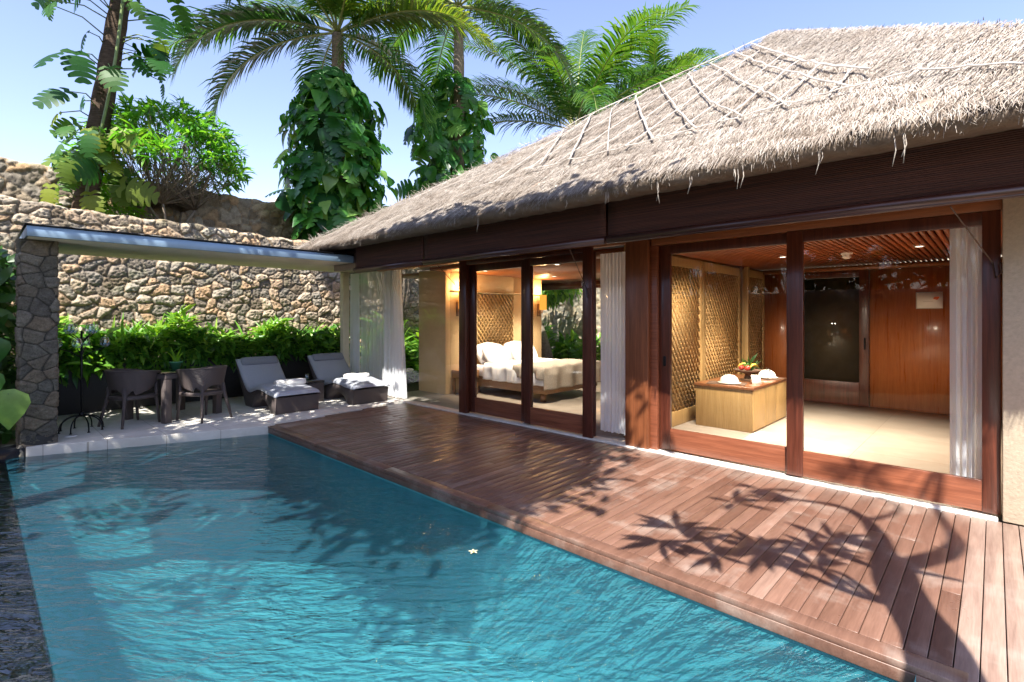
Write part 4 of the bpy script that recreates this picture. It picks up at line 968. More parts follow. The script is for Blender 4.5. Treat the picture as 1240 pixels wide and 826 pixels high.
# candle stand
cs = thing('candle_stand', 'tall black iron candle stand with glass cups beside the pillar', 'candle stand', (-9.28, 1.05, 0))
cx, cy = -9.28, 1.05
mb = MB(); mb.tube([(cx, cy, .20), (cx, cy, 1.40)], .014, 10); mb.tube([(cx, cy, .2), (cx, cy, .26)], .03, 10); mb.build('pole', 'darkmetal', cs)
for k in range(8):
    a = k*PI/4+.2; tt = np.linspace(0, 1, 10); r = .03+.22*np.sin(tt*PI/2*1.0)
    mb = MB(); mb.tube(np.stack([cx+r*math.cos(a), cy+r*math.sin(a), .005+.21*np.cos(tt*PI/2)**.7], 1), .009, 6); mb.superq((cx+.25*math.cos(a), cy+.25*math.sin(a), .008), (.02, .02, .007), 1, 1, 10, 6); mb.build('foot', 'darkmetal', cs, smooth=True)
for k in range(8):
    a = k*PI/4*1.0+.5; R_, z = (.26, 1.17) if k % 2 else (.16, 1.36)
    mb = MB(); mb.tube([(cx, cy, z-.15), (cx+R_*.5*math.cos(a), cy+R_*.5*math.sin(a), z-.06), (cx+R_*math.cos(a), cy+R_*math.sin(a), z-.01)], .007, 6); arm = mb.build('arm', 'darkmetal', cs, smooth=True)
    mb = MB(); mb.lathe([(.001, 0), (.035, .002), (.058, .035), (.060, .075), (.045, .125), (.047, .13)], 18, (cx+R_*math.cos(a), cy+R_*math.sin(a), z)); mb.build('glass_cup', 'cupglass', arm, smooth=True)
t = thing('floor_lamp_disc', 'small round recessed light set in the white terrace edge', 'floor light', (-8.86, .93, 0)); t.name = 'recessed_light'
mb = MB(); mb.lathe([(.07, .001), (.07, .007), (.05, .009), (.001, .009)], 20, (-8.95, .90, 0)); mb.build('cover', 'white', t, smooth=True)

# ------------------------------------------------------------------ vegetation
def frond_mesh(mbl, mbs, L, elev, droop, N=46, leaf=.62, tint0=.35, seed=0, twist=.0):
    r = np.random.default_rng(seed); k = 24; P = [np.zeros(3)]; e = elev
    for i in range(k):
        P.append(P[-1]+np.array([math.cos(e), 0, math.sin(e)])*L/k); e -= droop/k*(.4+1.2*i/k)
    P = np.array(P); t = np.linspace(0, 1, k+1)
    mbs.tube(P, .028*(1-t)+.005, 6)
    T = norm(np.gradient(P, axis=0)); s = np.linspace(.10, .99, N)
    for sg in (-1, 1):
        pos = np.stack([np.interp(s, t, P[:, c]) for c in range(3)], 1); tg = norm(np.stack([np.interp(s, t, T[:, c]) for c in range(3)], 1))
        side = np.array([0, sg, 0.]); up = norm(np.cross(tg, np.array([0, 1., 0]))*-1); up = np.where(up[:, 2:3] < 0, -up, up)
        ang = .55+.5*s; ll = leaf*np.sin(PI*np.clip(.12+.80*s, 0, 1))**.75*(1+.12*r.normal(size=N))
        d0 = norm(side*np.cos(ang-.35)[:, None]+tg*np.sin(ang-.1)[:, None]+up*.28+.07*r.normal(size=(N, 3)))
        w = .050*(.7+.5*np.sin(PI*s)); V = np.zeros((N, 8, 3)); pt = pos.copy(); d = d0.copy()
        gr = (.42+.5*r.random(N))[:, None]
        for j in range(4):
            ws = (w*(.6, 1, .75, .08)[j])[:, None]; nrm_ = norm(np.cross(d, up)); ax = norm(nrm_)
            V[:, 2*j] = pt-ax*ws/2; V[:, 2*j+1] = pt+ax*ws/2
            pt = pt+d*(ll/3)[:, None]; d = norm(d+np.array([0, 0, -1.])*gr*(.55+.35*j))
        F = np.array([(0, 1, 3, 2), (2, 3, 5, 4), (4, 5, 7, 6)])
        ti = np.clip(r.normal(tint0, .10, N)+.12*s, 0, 1)
        mbl.add(V.reshape(-1, 3), (F[None]+(np.arange(N)*8)[:, None, None]).reshape(-1, 4), np.repeat(ti, 3))
FV = []
def frond_variant(parent, L, elev, droop, tint, seed, leaf):
    a, b = MB(), MB(); frond_mesh(a, b, L, elev, droop, 92, leaf*1.2, tint-.02, seed)
    o = a.build('frond', 'leaf_palm', parent); b.build('midrib', 'frond_stem', o, smooth=True); return o
def palm(label, P0, P1, r0, r1, L, specs, tint=.35, mat='bark', leaf=.62, seed=0, group='coconut palms', bend=.15):
    root = thing('palm_tree', label, 'palm tree', P0, group); P0, P1 = np.array(P0, float), np.array(P1, float)
    k = 40; t = np.linspace(0, 1, k); C = P0+(P1-P0)*t[:, None]; C[:, 0] += bend*np.sin(t*PI); rr = r0+(r1-r0)*t; rr = rr*(1+.055*np.sin(t*np.linalg.norm(P1-P0)*2*PI/.16)); rr[0] *= 1.25
    mb = MB(); mb.tube(C, rr, 14); mb.build('trunk', mat, root, smooth=True)
    proto = {}
    for i, (az, el, dr, ti) in enumerate(specs):
        key = (round(el, 1), round(dr, 1), round(ti, 1))
        o = frond_variant(root, L*(.9+.2*random.random()), el, dr, ti, seed*50+i, leaf)
        o.matrix_parent_inverse.identity(); o.location = tuple(P1-P0+np.array([0, 0, .05])); o.rotation_euler = (0, 0, az)
        for c in [q for q in bpy.data.objects if q.parent == o]: c.matrix_parent_inverse.identity()
    return root
YAW = math.radians(43.4)                                  # azimuth that points to picture right
def az(deg): return YAW+math.radians(deg)                # 0 = to picture right, 90 = away, 180 = picture left
def crown(n, seed, lo=-.1, hi=1.2, tint=.35):
    r = np.random.default_rng(seed); out = []
    for i in range(n):
        out.append((i*2.399+r.normal(0, .15), lo+(hi-lo)*((i+.5)/n), 1.2+.5*r.random(), float(np.clip(tint+r.normal(0, .12), 0, 1))))
    return out
# leaning palm at far left, with climbing monstera
palm('leaning palm trunk at far left hung with split leaved climber', (-12.35, 1.35, 2.9), (-11.3, 2.33, 11.0), .19, .13, 3.6, crown(13, 1, -.5, 1.2, .25), .3, 'barkdark', .7, 1, bend=-.12)
mo = thing('climbing_monstera', 'large split leaved monstera climbing the leaning palm', 'climbing plant', (-12.35, 1.35, 3.0))
mb, ms = MB(), MB()
t0, t1 = np.array([-12.35, 1.35, 2.9]), np.array([-11.46, 2.18, 10.0])
for k in range(86):
    t = rng.uniform(.12, .98) if k > 14 else rng.uniform(.1, .3); base = t0+(t1-t0)*t; base[0] += -.12*math.sin(t*PI)
    a = rng.uniform(0, 2*PI); side = np.array([math.cos(a), math.sin(a), 0])
    if side[0] < -.2: side[0] *= -.5
    side /= np.linalg.norm(side); L = rng.uniform(.35, .95) if t > .3 else rng.uniform(.3, .7)
    tip = base+side*L+np.array([0, 0, rng.uniform(-.05, .25)]); mid = (base+tip)/2+np.array([0, 0, .12])
    ms.tube([base, mid, tip], [.014, .011, .008], 5)
    d = side*.6+np.array([0, 0, -.6])+rng.normal(0, .38, 3)
    n_ = side*.8+np.array([.3, -.3, .45])+rng.normal(0, .42, 3)
    leaves(mb, MONST, [tip], [d], [n_], [rng.uniform(.28, .58)], [np.clip(rng.normal(.34 if t > .35 else .72, .2), 0, 1)])
ms.tube([t0+(t1-t0)*t+np.array([.2-.05*math.sin(t*9), -.05*math.cos(t*7), 0]) for t in np.linspace(.05, .98, 20)], .025, 6)
mb.build('leaves', 'leaf_mon', mo); ms.build('stems', 'stem', mo, smooth=True)

# little tree above the wall
def rosette_tree(name, label, cat, P0, stems, tipN, spread, cz, leafL, mat, seed, perTip=11, T=LANCE, bark='barkgrey', tintm=.5):
    r = np.random.default_rng(seed); root = thing(name, label, cat, P0); P0 = np.array(P0, float); tr = MB(); lf = MB()
    tips = []
    for k in range(tipN):
        v = norm(r.normal(size=3)); v[2] = abs(v[2])*1.2-.42; rad = r.uniform(.55, 1.0)**.6
        tips.append(P0+np.array([v[0]*spread[0]*rad, v[1]*spread[1]*rad, cz+v[2]*spread[2]*rad]))
    tips = np.array(tips)
    for s in range(stems):
        a = s*2*PI/stems+r.normal(0, .3); fork = P0+np.array([math.cos(a)*.3*spread[0], math.sin(a)*.3*spread[1], cz*.44])
        tr.tube([P0+np.array([.06*math.cos(a), .06*math.sin(a), 0]), (P0+fork)/2+r.normal(0, .06, 3), fork], [.036, .030, .024], 7)
        for q in tips[s::stems]: tr.tube([fork, (fork+q)/2+r.normal(0, .08, 3)+np.array([0, 0, -.1]), q], [.011, .007, .004], 5)
    n = len(tips)*perTip; pos = np.repeat(tips, perTip, 0)+r.normal(0, .05, (n, 3)); d = r.normal(size=(n, 3)); d[:, 2] = d[:, 2]*.7-.05; d += .5*norm(np.repeat(tips, perTip, 0)-(P0+np.array([0, 0, cz*.7])))
    leaves(lf, T, pos, d, np.array([0, 0, 1.])+r.normal(0, .35, (n, 3)), r.uniform(.7, 1.25, n)*leafL, np.clip(r.normal(tintm, .2, n), 0, 1))
    tr.build('trunk', bark, root, smooth=True); lf.build('crown', mat, root); return root
rosette_tree('small_tree', 'small bright green tree with thin stems behind the hedge wall', 'tree', (-12.6, 2.85, 2.95), 6, 300, (1.4, 1.5, 1.25), 2.1, .24, 'leaf_shrub', 5, 10, tintm=.38)
t = thing('bush', 'bright lime green bush right of the leaning palm trunk', 'bush', (-12.55, 2.0, 2.95))
mb = MB(); N = 700; v = norm(rnd(N)); pos = np.array([-12.55, 1.98, 3.75])+v*np.array([.32, .40, .75])*rng.uniform(.4, 1, (N, 1))
leaves(mb, LANCE, pos, v+rnd(N)*.5+np.array([0, 0, .2]), np.array([0, 0, 1])+rnd(N)*.4, rng.uniform(.14, .26, N), np.clip(rng.normal(.6, .22, N), 0, 1)); mb.build('foliage', 'leaf_bright', t)
for k in range(7): MB().tube([(-12.55, 2.0, 2.95), (-12.55+rng.normal(0, .12), 2+rng.normal(0, .15), 3.9)], [.02, .008], 5).build('stem', 'stem', t)

# palm with pothos column
def pothos(label, base, h, rad, N, seed, T=HEART, lmin=.22, lmax=.42):
    r = np.random.default_rng(seed); root = thing('climbing_pothos', label, 'climbing plant', base, 'pothos columns on palm trunks'); mb, ms = MB(), MB(); b = np.array(base)
    t = r.random(N)**.85; a = r.uniform(0, 2*PI, N); prof = rad*(.60+.42*np.sin(PI*np.clip(.02+.9*t, 0, 1))+.12*np.sin(t*15+a*2))*(1-.55*np.clip((t-.82)/.18, 0, 1)**1.5)
    prof *= 1+.16*np.sin(a*3+t*8+seed)+.12*np.sin(t*31+a); rr = prof*r.uniform(.5, 1.05, N)**.5; out = np.stack([np.cos(a), np.sin(a), np.zeros(N)], 1)
    pos = b+out*rr[:, None]+np.array([0, 0, 1])*(t*h)[:, None]
    d = out*.55+np.array([0, 0, -.8])+r.normal(0, .38, (N, 3)); n_ = out*.85+np.array([0, 0, .55])+r.normal(0, .28, (N, 3))
    k_ = r.random(N) < .22; sz = r.uniform(lmin*.6, lmax*1.15, N); ti = np.clip(r.normal(.46, .24, N), 0, 1)
    leaves(mb, T, pos[~k_], d[~k_], n_[~k_], sz[~k_], ti[~k_]); leaves(mb, MONST, pos[k_], d[k_], n_[k_], sz[k_]*1.5, ti[k_])
    for k in range(60): ms.tube([b+out[k]*.15+np.array([0, 0, t[k]*h]), pos[k]+np.array([0, 0, .05])], [.014, .006], 4)
    for k in range(5): ms.tube([b+np.array([.16*math.cos(k*1.3), .16*math.sin(k*1.3), z]) for z in np.linspace(0, h*.95, 8)], .03, 6)
    mb.build('leaves', 'leaf_pothos', root); ms.build('stems', 'stem', root, smooth=True); return root
palm('palm with pale ringed trunk rising out of the wide pothos column', (-12.5, 6.45, 2.5), (-12.55, 6.6, 9.0), .20, .15, 4.4,
     [(az(186), .22, 1.15, .22), (az(205), .10, 1.55, .20), (az(2), .40, 1.25, .55), (az(-14), .30, 1.5, .6), (az(150), .75, 1.1, .3), (az(35), .85, 1.2, .5), (az(-60), .5, 1.4, .55), (az(-100), .75, 1.3, .5), (az(240), .7, 1.4, .4), (az(200), -.25, 1.5, .2), (az(-20), -.35, 1.3, .25), (az(95), 1.1, .9, .4), (az(60), .2, 1.5, .35), (az(120), .25, 1.5, .3), (az(270), 1.1, 1.2, .5), (az(330), 1.0, 1.2, .5)], .35, 'bark', .85, 2)
pothos('broad column of glossy pothos leaves on the palm beside the thatch corner', (-12.5, 6.45, 2.9), 5.0, 1.08, 1100, 3)
palm('palm rising behind the roof slope from the darker pothos column', (-12.0, 10.0, 0), (-11.9, 10.2, 11.0), .22, .15, 4.8,
     [(az(10), .75, 1.3, .75), (az(170), .7, 1.3, .5), (az(40), .4, 1.4, .5), (az(140), .3, 1.4, .35), (az(200), .35, 1.6, .3), (az(-30), .4, 1.5, .6), (az(250), .3, 1.7, .45), (az(300), .45, 1.6, .6), (az(80), .9, 1.2, .4), (az(110), .1, 1.5, .3), (az(-5), -.15, 1.4, .4), (az(270), .9, 1.3, .6), (az(230), -.2, 1.3, .3)], .4, 'barkgrey', .85, 3)
pothos('darker pothos column on the palm behind the roof slope', (-12.0, 10.05, 2.0), 7.0, 1.08, 900, 8)
palm('wide crowned palm low behind the middle of the roof', (-11.8, 15.6, 0), (-11.6, 15.8, 8.6), .24, .17, 6.0,
     [(az(8), 1.15, .9, 0.31), (az(20), .9, 1.0, 0.28), (az(-5), .55, 1.1, 0.22), (az(165), .8, 1.0, 0.28), (az(150), 1.1, .8, 0.34), (az(190), .5, 1.2, 0.19), (az(75), 1.3, .6, 0.31), (az(200), .15, 1.3, 0.19), (az(-30), .6, 1.2, 0.37), (az(250), .6, 1.4, 0.37), (az(290), .75, 1.3, 0.40), (az(220), .9, 1.1, 0.31), (az(110), .9, .9, 0.25), (az(40), .4, 1.1, 0.19), (az(320), .2, 1.3, .25), (az(30), 1.2, .8, 0.31), (az(160), 1.25, .7, 0.31), (az(60), .7, 1.1, 0.25), (az(-15), .25, 1.3, 0.25), (az(-50), .9, 1.1, 0.37), (az(270), .3, 1.5, 0.31), (az(10), .75, .9, 0.25), (az(175), 1.0, .9, 0.25)], .45, 'barkgrey', 1.0, 4)
palm('small distant palm peeping over the roof beside the vine', (-14.0, 26.0, 0), (-13.8, 26.2, 13.6), .22, .16, 3.8, crown(12, 6, .3, 1.4, .3), .3, 'barkgrey', .9, 5)
# leafy bush peeping over the hip
rosette_tree('leafy_tree', 'bright green leafy tree top peeping over the thatch hip', 'tree', (-7.2, 14.2, 0), 5, 220, (1.9, 2.1, 1.2), 7.0, .30, 'leaf_bright', 15, 12, T=BROAD, tintm=.45)
rosette_tree('leafy_tree', 'dark leafy shrub beside the thatch corner under the pothos', 'tree', (-11.4, 7.6, 0), 4, 70, (.7, .8, .7), 3.2, .22, 'leaf_hedge', 17, 11, tintm=.35)
# rear garden plants behind the bedroom window
for k, (x, y, s, lab) in enumerate(((-11.4, 13.4, 1.0, 'lush shrub left in the bedroom rear window'), (-10.4, 13.9, .6, 'small shrub in the middle of the bedroom rear window'), (-9.3, 13.5, .7, 'low shrub right in the bedroom rear window'))):
    t = thing('garden_shrub', lab, 'shrub', (x, y, -.09), 'shrubs behind the bedroom'); mb = MB(); N = int(420*s)
    v = norm(rnd(N)); v[:, 2] = np.abs(v[:, 2]); pos = np.array([x, y, .1])+v*np.array([.6, .5, 1.3*s])*rng.uniform(.4, 1, (N, 1))
    leaves(mb, BROAD, pos, v+rnd(N)*.5, np.array([0, -.3, 1])+rnd(N)*.4, rng.uniform(.18, .4, N), np.clip(rng.normal(.5, .2, N), 0, 1)); mb.build('foliage', 'leaf_hedge', t)
    [MB().tube([(x, y, -.09), (x+rng.normal(0, .2), y+rng.normal(0, .2), .9*s)], [.02, .008], 5).build('stem', 'stem', t) for _ in range(6)]
t = thing('garden_tree', 'leaning grey trunk tree outside the bedroom rear window', 'tree', (-10.35, 12.6, -.09))
mb = MB(); mb.tube([(-10.35, 12.6, -.1), (-10.6, 12.6, .9), (-10.95, 12.6, 1.8), (-11.1, 12.6, 3.0)], [.30, .2, .15, .1], 10); mb.build('trunk', 'barkgrey', t, smooth=True)
mb = MB(); N = 1100; v = norm(rnd(N)); pos = np.array([-10.5, 12.8, 2.75])+v*np.array([1.5, .7, .75])*rng.uniform(.4, 1, (N, 1)); leaves(mb, BROAD, pos, v+rnd(N)*.6+np.array([0, 0, -.3]), np.array([0, 0, 1])+rnd(N)*.4, rng.uniform(.16, .32, N), np.clip(rng.normal(.5, .22, N), 0, 1)); mb.build('crown', 'leaf_hedge', t)
# plants at the side bay behind the curtain
for (y, lab) in ((7.2, 'dark leafy shrub against the stone wall behind the curtain'), (8.6, 'leafy shrub by the stone wall seen through the corner glass')):
    t = thing('garden_shrub', lab, 'shrub', (-11.1, y, -.09)); mb = MB(); N = 520; v = norm(rnd(N)); v[:, 2] = np.abs(v[:, 2]); pos = np.array([-11.15, y, .1])+v*np.array([.35, .75, 1.45])*rng.uniform(.4, 1, (N, 1))
    leaves(mb, LANCE, pos, v+rnd(N)*.5, np.array([0, 0, 1])+rnd(N)*.4, rng.uniform(.25, .5, N), np.clip(rng.normal(.55, .22, N), 0, 1)); mb.build('foliage', 'leaf_hedge', t)
    [MB().tube([(-11.1, y, -.09), (-11.1+rng.normal(0, .1), y+rng.normal(0, .3), 1.0)], [.015, .006], 5).build('stem', 'stem', t) for _ in range(6)]
# philodendron by the pillar
t = thing('philodendron', 'large heart leaved plant at the left edge beside the pillar', 'plant', (-8.55, .12, -.09))
for (x, y, z, sc_, ti) in ((-7.95, .275, .74, .40, .95), (-8.3, .10, .95, .36, .5), (-8.7, .0, .6, .4, .4), (-8.35, -.1, 1.2, .4, .5), (-8.9, .2, 1.3, .3, .4)):
    mb = MB(); leaves(mb, HEART, [(x, y, z)], [(.15, .05, -1.0)], [(1, .1, .35)], [sc_], [ti]); o = mb.build('leaf', 'leaf_pothos', t, smooth=True)
    mb = MB(); mb.tube([(-8.55, .12, -.09), (-8.5+(x+8.5)*.5, .1+(y-.1)*.4, z*.75), (x, y, z)], [.016, .012, .007], 6); mb.build('stem', 'stem', o, smooth=True)
# dark hedge left of the pillar, in shade
t = thing('shade_shrub', 'dark shaded foliage at the left edge behind the stone pillar', 'shrub', (-10.3, -.35, -.09))
mb = MB(); N = 2600; pos = np.stack([rng.uniform(-11.2, -9.0, N), rng.uniform(-1.3, .36, N), rng.uniform(.0, 2.5, N)], 1)
leaves(mb, BROAD, pos, rnd(N)+np.array([.4, .2, -.2]), np.array([.5, 0, .8])+rnd(N)*.4, rng.uniform(.15, .34, N), np.clip(rng.normal(.4, .22, N), 0, 1)); mb.build('foliage', 'leaf_dark', t)
[MB().tube([(rng.uniform(-11, -9.2), rng.uniform(-1, .2), -.09), (rng.uniform(-11, -9.2), rng.uniform(-1, .2), 2.2)], [.02, .01], 5).build('stem', 'barkdark', t) for _ in range(12)]

# frangipani near the camera that throws the branch shadow on the deck
BRN = {'trunk': [[0.46, 1.3, -.09], [.45, 1.3, 1.2], [0.44, 1.3, 2.56], [0.49, 1.3, 3.08], [0.47, 1.3, 3.49], [0.47, 1.3, 3.88], [0.52, 1.3, 4.38]],
'R': [[0.52, 1.3, 4.30], [0.7, 1.3, 4.61], [0.91, 1.3, 4.99], [1.07, 1.3, 5.45], [1.1, 1.3, 5.87], [1.16, 1.3, 6.54], [1.18, 1.3, 6.89], [1.16, 1.3, 7.1]],
'L': [[0.52, 1.3, 4.30], [0.51, 1.3, 4.63], [0.55, 1.3, 5.05], [0.54, 1.3, 5.52], [0.45, 1.3, 5.78], [0.32, 1.3, 5.84], [0.02, 1.3, 5.67], [-0.24, 1.3, 5.82]],
'LL': [[0.47, 1.3, 3.80], [0.32, 1.3, 3.44], [0.12, 1.3, 3.45], [-0.11, 1.3, 3.57], [-0.28, 1.3, 3.76], [-0.5, 1.3, 3.93], [-.89, 1.3, 3.68]],
'LL2': [[0.32, 1.3, 3.44], [0.25, 1.3, 3.65], [0.17, 1.3, 3.8], [.04, 1.3, 3.75]],
'M': [[0.52, 1.3, 4.30], [0.49, 1.3, 4.76], [0.36, 1.3, 4.73], [0.22, 1.3, 4.6]],
'N': [[0.47, 1.3, 4.1], [0.32, 1.3, 4.19], [0.16, 1.3, 4.2], [0.11, 1.3, 4.25]],
'R2': [[0.57, 1.3, 4.3], [0.73, 1.3, 4.37], [0.87, 1.3, 4.4]],
'L3': [[0.54, 1.3, 5.52], [0.72, 1.3, 5.85], [0.9, 1.3, 6.34], [0.75, 1.3, 6.64], [0.64, 1.3, 6.88]],
'L4': [[0.02, 1.3, 5.67], [-.16, 1.3, 5.4], [-.36, 1.3, 5.48], [-.47, 1.3, 5.0]], 'LL3': [[-.28, 1.3, 3.76], [-.45, 1.3, 3.5], [-.59, 1.3, 3.34]], 'LL4': [[-.5, 1.3, 3.93], [-.75, 1.3, 3.5], [-.98, 1.3, 3.24]]}
RAD = {'trunk': [.17, .15, .15, .135, .125, .125, .12], 'R': [.075, .07, .065, .055, .04, .035, .03, .02], 'L': [.085, .08, .07, .05, .04, .032, .022, .016], 'LL': [.045, .034, .026, .022, .018, .014, .010]}
fr = thing('frangipani', 'gnarled frangipani tree near the camera shading the deck', 'tree', (.46, 1.3, -.09))
mb = MB(); lf = MB()
for k, pts in BRN.items():
    pts = np.array(pts); yo = 0
    pts[:, 0] += .19*np.maximum(0, pts[:, 2])/1.567
    if k != 'trunk':
        s = np.linspace(0, 1, len(pts)); off = {'R': .3, 'L': -.4, 'LL': -.3, 'M': -.3, 'N': .1, 'R2': .2, 'L3': -.4, 'L4': -.4, 'LL3': -.3, 'LL4': -.3, 'LL2': -.2}[k]*s if k not in ('L3', 'L4', 'LL3', 'LL4') else np.full(len(pts), {'L3': -.2, 'L4': -.35, 'LL3': -.2, 'LL4': -.26}[k])
        pts = pts+np.outer(off, np.array([.55, -1, 1.567])*-1)          # slide along the sun ray
    # smooth
    tt = np.linspace(0, len(pts)-1, 4*len(pts)); ptS = np.stack([np.interp(tt, np.arange(len(pts)), pts[:, c]) for c in range(3)], 1)
    for _ in range(2): ptS[1:-1] = (ptS[:-2]+2*ptS[1:-1]+ptS[2:])/4
    R_ = RAD.get(k, list(np.linspace(.028, .014, len(pts)))); mb.tube(ptS, np.interp(tt, np.arange(len(pts)), R_), 10)
    if k not in ('trunk', 'R2'):
        ends = [pts[-1]]+([pts[-3]] if k in ('LL', 'LL3') else [])
        for e_ in ends:
            n = 11; a = rng.uniform(0, 2*PI, n); d = np.stack([np.cos(a), np.sin(a)*.8, rng.uniform(-.25, .5, n)], 1)
            leaves(lf, LANCE, np.tile(e_, (n, 1)), d, np.array([0, -.3, 1])+rnd(n)*.3, rng.uniform(.20, .36, n), rng.random(n)*.6)
mb.build('trunk', 'barkgrey', fr, smooth=True); lf.build('leaves', 'leaf_dark', fr)

# broad shade tree beside the pool (out of the frame on the left) : canopy over the water shades the deck
sh = thing('shade_tree', 'broad shade tree over the pool dappling the deck', 'tree', (-5.2, -3.2, -.09))
mb = MB(); tk = [(-5.2, -3.2, -.1), (-5.1, -2.9, 2.5), (-5.0, -2.2, 4.6)]; mb.tube(tk, [.26, .2, .17], 10)
lf = MB(); cl = []
SH = []
for k in range(330):
    S = np.array([rng.uniform(-7.7, -3.2), rng.uniform(2.4, 5.9)])
    if S[0] > -3.55+1.1*min(1, max(0, (4.4-S[1])/.8))+.25*math.sin(S[1]*5): continue
    z = rng.uniform(5.6, 7.6); t = z/1.567; SH.append((S[0]+.55*t, S[1]-t, z))
for k in range(4):
    S = np.array([rng.uniform(-8.5, -4.0), rng.uniform(.2, 2.4)]); z = rng.uniform(5.8, 7.4); t = z/1.567; SH.append((S[0]+.55*t, S[1]-t, z))
for k in range(28):
    S = np.array([rng.uniform(-9.3, -7.5), rng.uniform(.7, 5.2)]); z = rng.uniform(5.6, 7.6); t = z/1.567; SH.append((S[0]+.55*t, S[1]-t, z))
for k in range(22):
    t = rng.uniform(2.6, 4.0); SH.append((-8.75+rng.uniform(-.3, .3)+.55*t, .55+rng.uniform(-.35, .3)-t, rng.uniform(.2, 2.3)+1.567*t))
for c in SH:
    c = np.array(c); n = 62
    mb.tube([(-5.0, -2.2, 4.6), (np.array([-5.0, -2.2, 4.6])+c)/2+np.array([0, 0, .5]), c], [.05, .03, .008], 5)
    pos = c+rnd(n)*np.array([.27, .27, .16]); leaves(lf, BROAD, pos, rnd(n)+np.array([0, 0, -.2]), np.array([0, 0, 1])+rnd(n)*.35, rng.uniform(.14, .30, n), rng.random(n)*.7)
mb.build('trunk', 'barkgrey', sh, smooth=True); lf.build('crown', 'leaf_dark', sh)

# garden across the pool, behind the camera: what the door glass mirrors
stone_wall('stone_wall', 'wall_stone', (3.5, -5.2), (-13.0, -5.2), -.2, lambda t: 2.3, .4, .3, .08, .06, 31, label='stone boundary wall on the far side of the pool, mirrored in the glass', cat='wall')
for k in range(9):
    x = 6.5-k*2.3; rosette_tree('garden_tree', 'garden tree number behind the camera', 'tree', (x, -7.4-(k % 3)*.7, -.09), 4, 120, (1.9, 1.6, 2.4), 3.6+(k % 2)*.8, .5, 'leaf_dark', 40+k, 11, T=BROAD, bark='barkdark', tintm=.5)['label'] = 'dense garden tree behind the boundary wall across the pool'
for o in bpy.data.objects:
    if o.get('label') == 'dense garden tree behind the boundary wall across the pool': o['group'] = 'garden trees across the pool'

# floating blossom
t = thing('blossom', 'cream frangipani blossom floating on the pool', 'flower', (-2.75, 2.5, WZ))
for k in range(5):
    mb = MB(); a = k*2*PI/5; leaves(mb, BROAD, [(-2.75, 2.50, WZ+.01)], [(math.cos(a), math.sin(a), .35)], [(0, 0, 1)], [.038], [.5]); mb.build('petal', 'petal', t)
mb = MB(); mb.superq((-2.75, 2.5, WZ+.012), (.010, .010, .006), 1, 1, 10, 6); mb.build('flower_centre', 'fruit_y', t)

# distant thatched roof beyond the walls
def far_house(label, cx, cy, w, dpt, ze, zr, ridge):
    t = thing('thatched_house', label, 'house', (cx, cy, 0), 'thatched houses beyond the wall')
    mb = MB(); mb.box(cx-w*.42, cx+w*.42, cy-dpt*.42, cy+dpt*.42, -.09, ze); mb.build('wall', 'cream', t)
    mb = MB(); a, b = w/2, dpt/2; n = 24
    C = [(-a, -b), (a, -b), (a, b), (-a, b)]; Rr = [(-ridge, 0), (ridge, 0)]
    for (i, j, p, q_) in ((0, 1, 0, 1), (1, 2, 1, 1), (2, 3, 1, 0), (3, 0, 0, 0)):
        u, v = np.meshgrid(np.linspace(0, 1, n), np.linspace(0, 1, n)); A, Bc = np.array(C[i]), np.array(C[j]); D0, D1 = np.array(Rr[p]), np.array(Rr[q_])
        bot = A+(Bc-A)*u[..., None]; top = D0+(D1-D0)*u[..., None]; pt = bot+(top-bot)*v[..., None]
        G = np.stack([cx+pt[..., 0], cy+pt[..., 1], ze-.1+(zr-ze)*v+rng.normal(0, .04, u.shape)], -1); mb.grid(G, .5+.5*rng.random((n-1)**2))
    mb.build('roof', 'thatch', t)
far_house('distant thatched roof showing above the stone wall left of the pothos', -25.5, 11.4, 9, 7, 5.2, 8.3, 1.5)
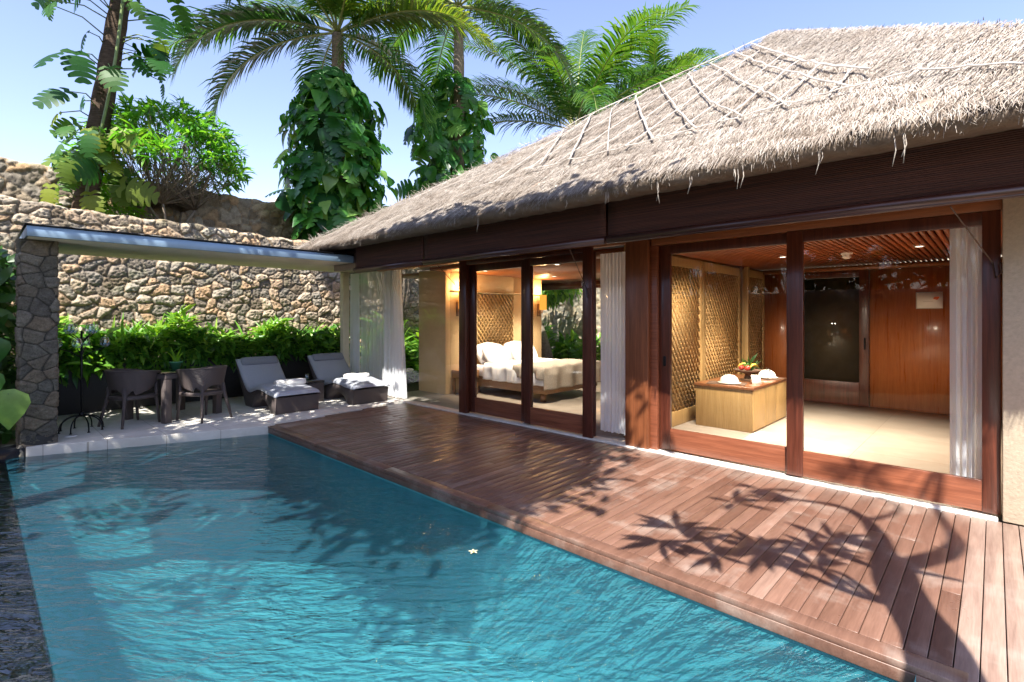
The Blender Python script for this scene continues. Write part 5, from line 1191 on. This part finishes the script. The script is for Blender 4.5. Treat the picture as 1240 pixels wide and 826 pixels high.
far_house('distant thatched roof just beyond the villa roof corner', -23.0, 17.5, 9, 8, 4.8, 7.4, 2)

# ------------------------------------------------------------------ camera, light, world
cam = bpy.data.cameras.new('camera'); co = bpy.data.objects.new('camera', cam); COL.objects.link(co)
co.location = (0, 0, 1.6); co.rotation_euler = (PI/2, 0, YAW); cam.sensor_width = 36; cam.lens = 618/1240*36; cam.shift_y = -30/1240
cam.clip_start = .05; cam.clip_end = 2000; scene.camera = co
sl = bpy.data.lights.new('sun', 'SUN'); sl.energy = 4.9; sl.angle = math.radians(.45); sl.color = (1, .95, .87)
so = bpy.data.objects.new('sun', sl); COL.objects.link(so); so.location = (5, -15, 25); so.rotation_euler = Vector(SUN).to_track_quat('Z', 'Y').to_euler()
w = bpy.data.worlds.new('World'); scene.world = w; w.use_nodes = True; nt = w.node_tree; nt.nodes.clear()
sky = nt.nodes.new('ShaderNodeTexSky'); sky.sky_type = 'NISHITA'; sky.sun_disc = False
sky.sun_elevation = math.asin(SUN[2]); sky.sun_rotation = math.atan2(SUN[0], SUN[1]); sky.air_density = 1.0; sky.dust_density = .6; sky.ozone_density = 1.3
bg = nt.nodes.new('ShaderNodeBackground'); bg.inputs['Strength'].default_value = .125; out = nt.nodes.new('ShaderNodeOutputWorld')
mx = nt.nodes.new('ShaderNodeMix'); mx.data_type = 'RGBA'; mx.blend_type = 'MULTIPLY'; mx.inputs[0].default_value = 1; mx.inputs[7].default_value = (1.16, 1.0, 1.06, 1)
nt.links.new(sky.outputs[0], mx.inputs[6]); nt.links.new(mx.outputs[2], bg.inputs[0]); nt.links.new(bg.outputs[0], out.inputs[0])
scene.view_settings.view_transform = 'Standard'; scene.view_settings.look = 'None'; scene.view_settings.gamma = 1; scene.view_settings.exposure = 1.42
cy_ = scene.cycles; cy_.max_bounces = 8; cy_.diffuse_bounces = 4; cy_.glossy_bounces = 4; cy_.transmission_bounces = 6; cy_.transparent_max_bounces = 24
cy_.caustics_reflective = False; cy_.caustics_refractive = False; cy_.sample_clamp_indirect = 6; cy_.use_denoising = True
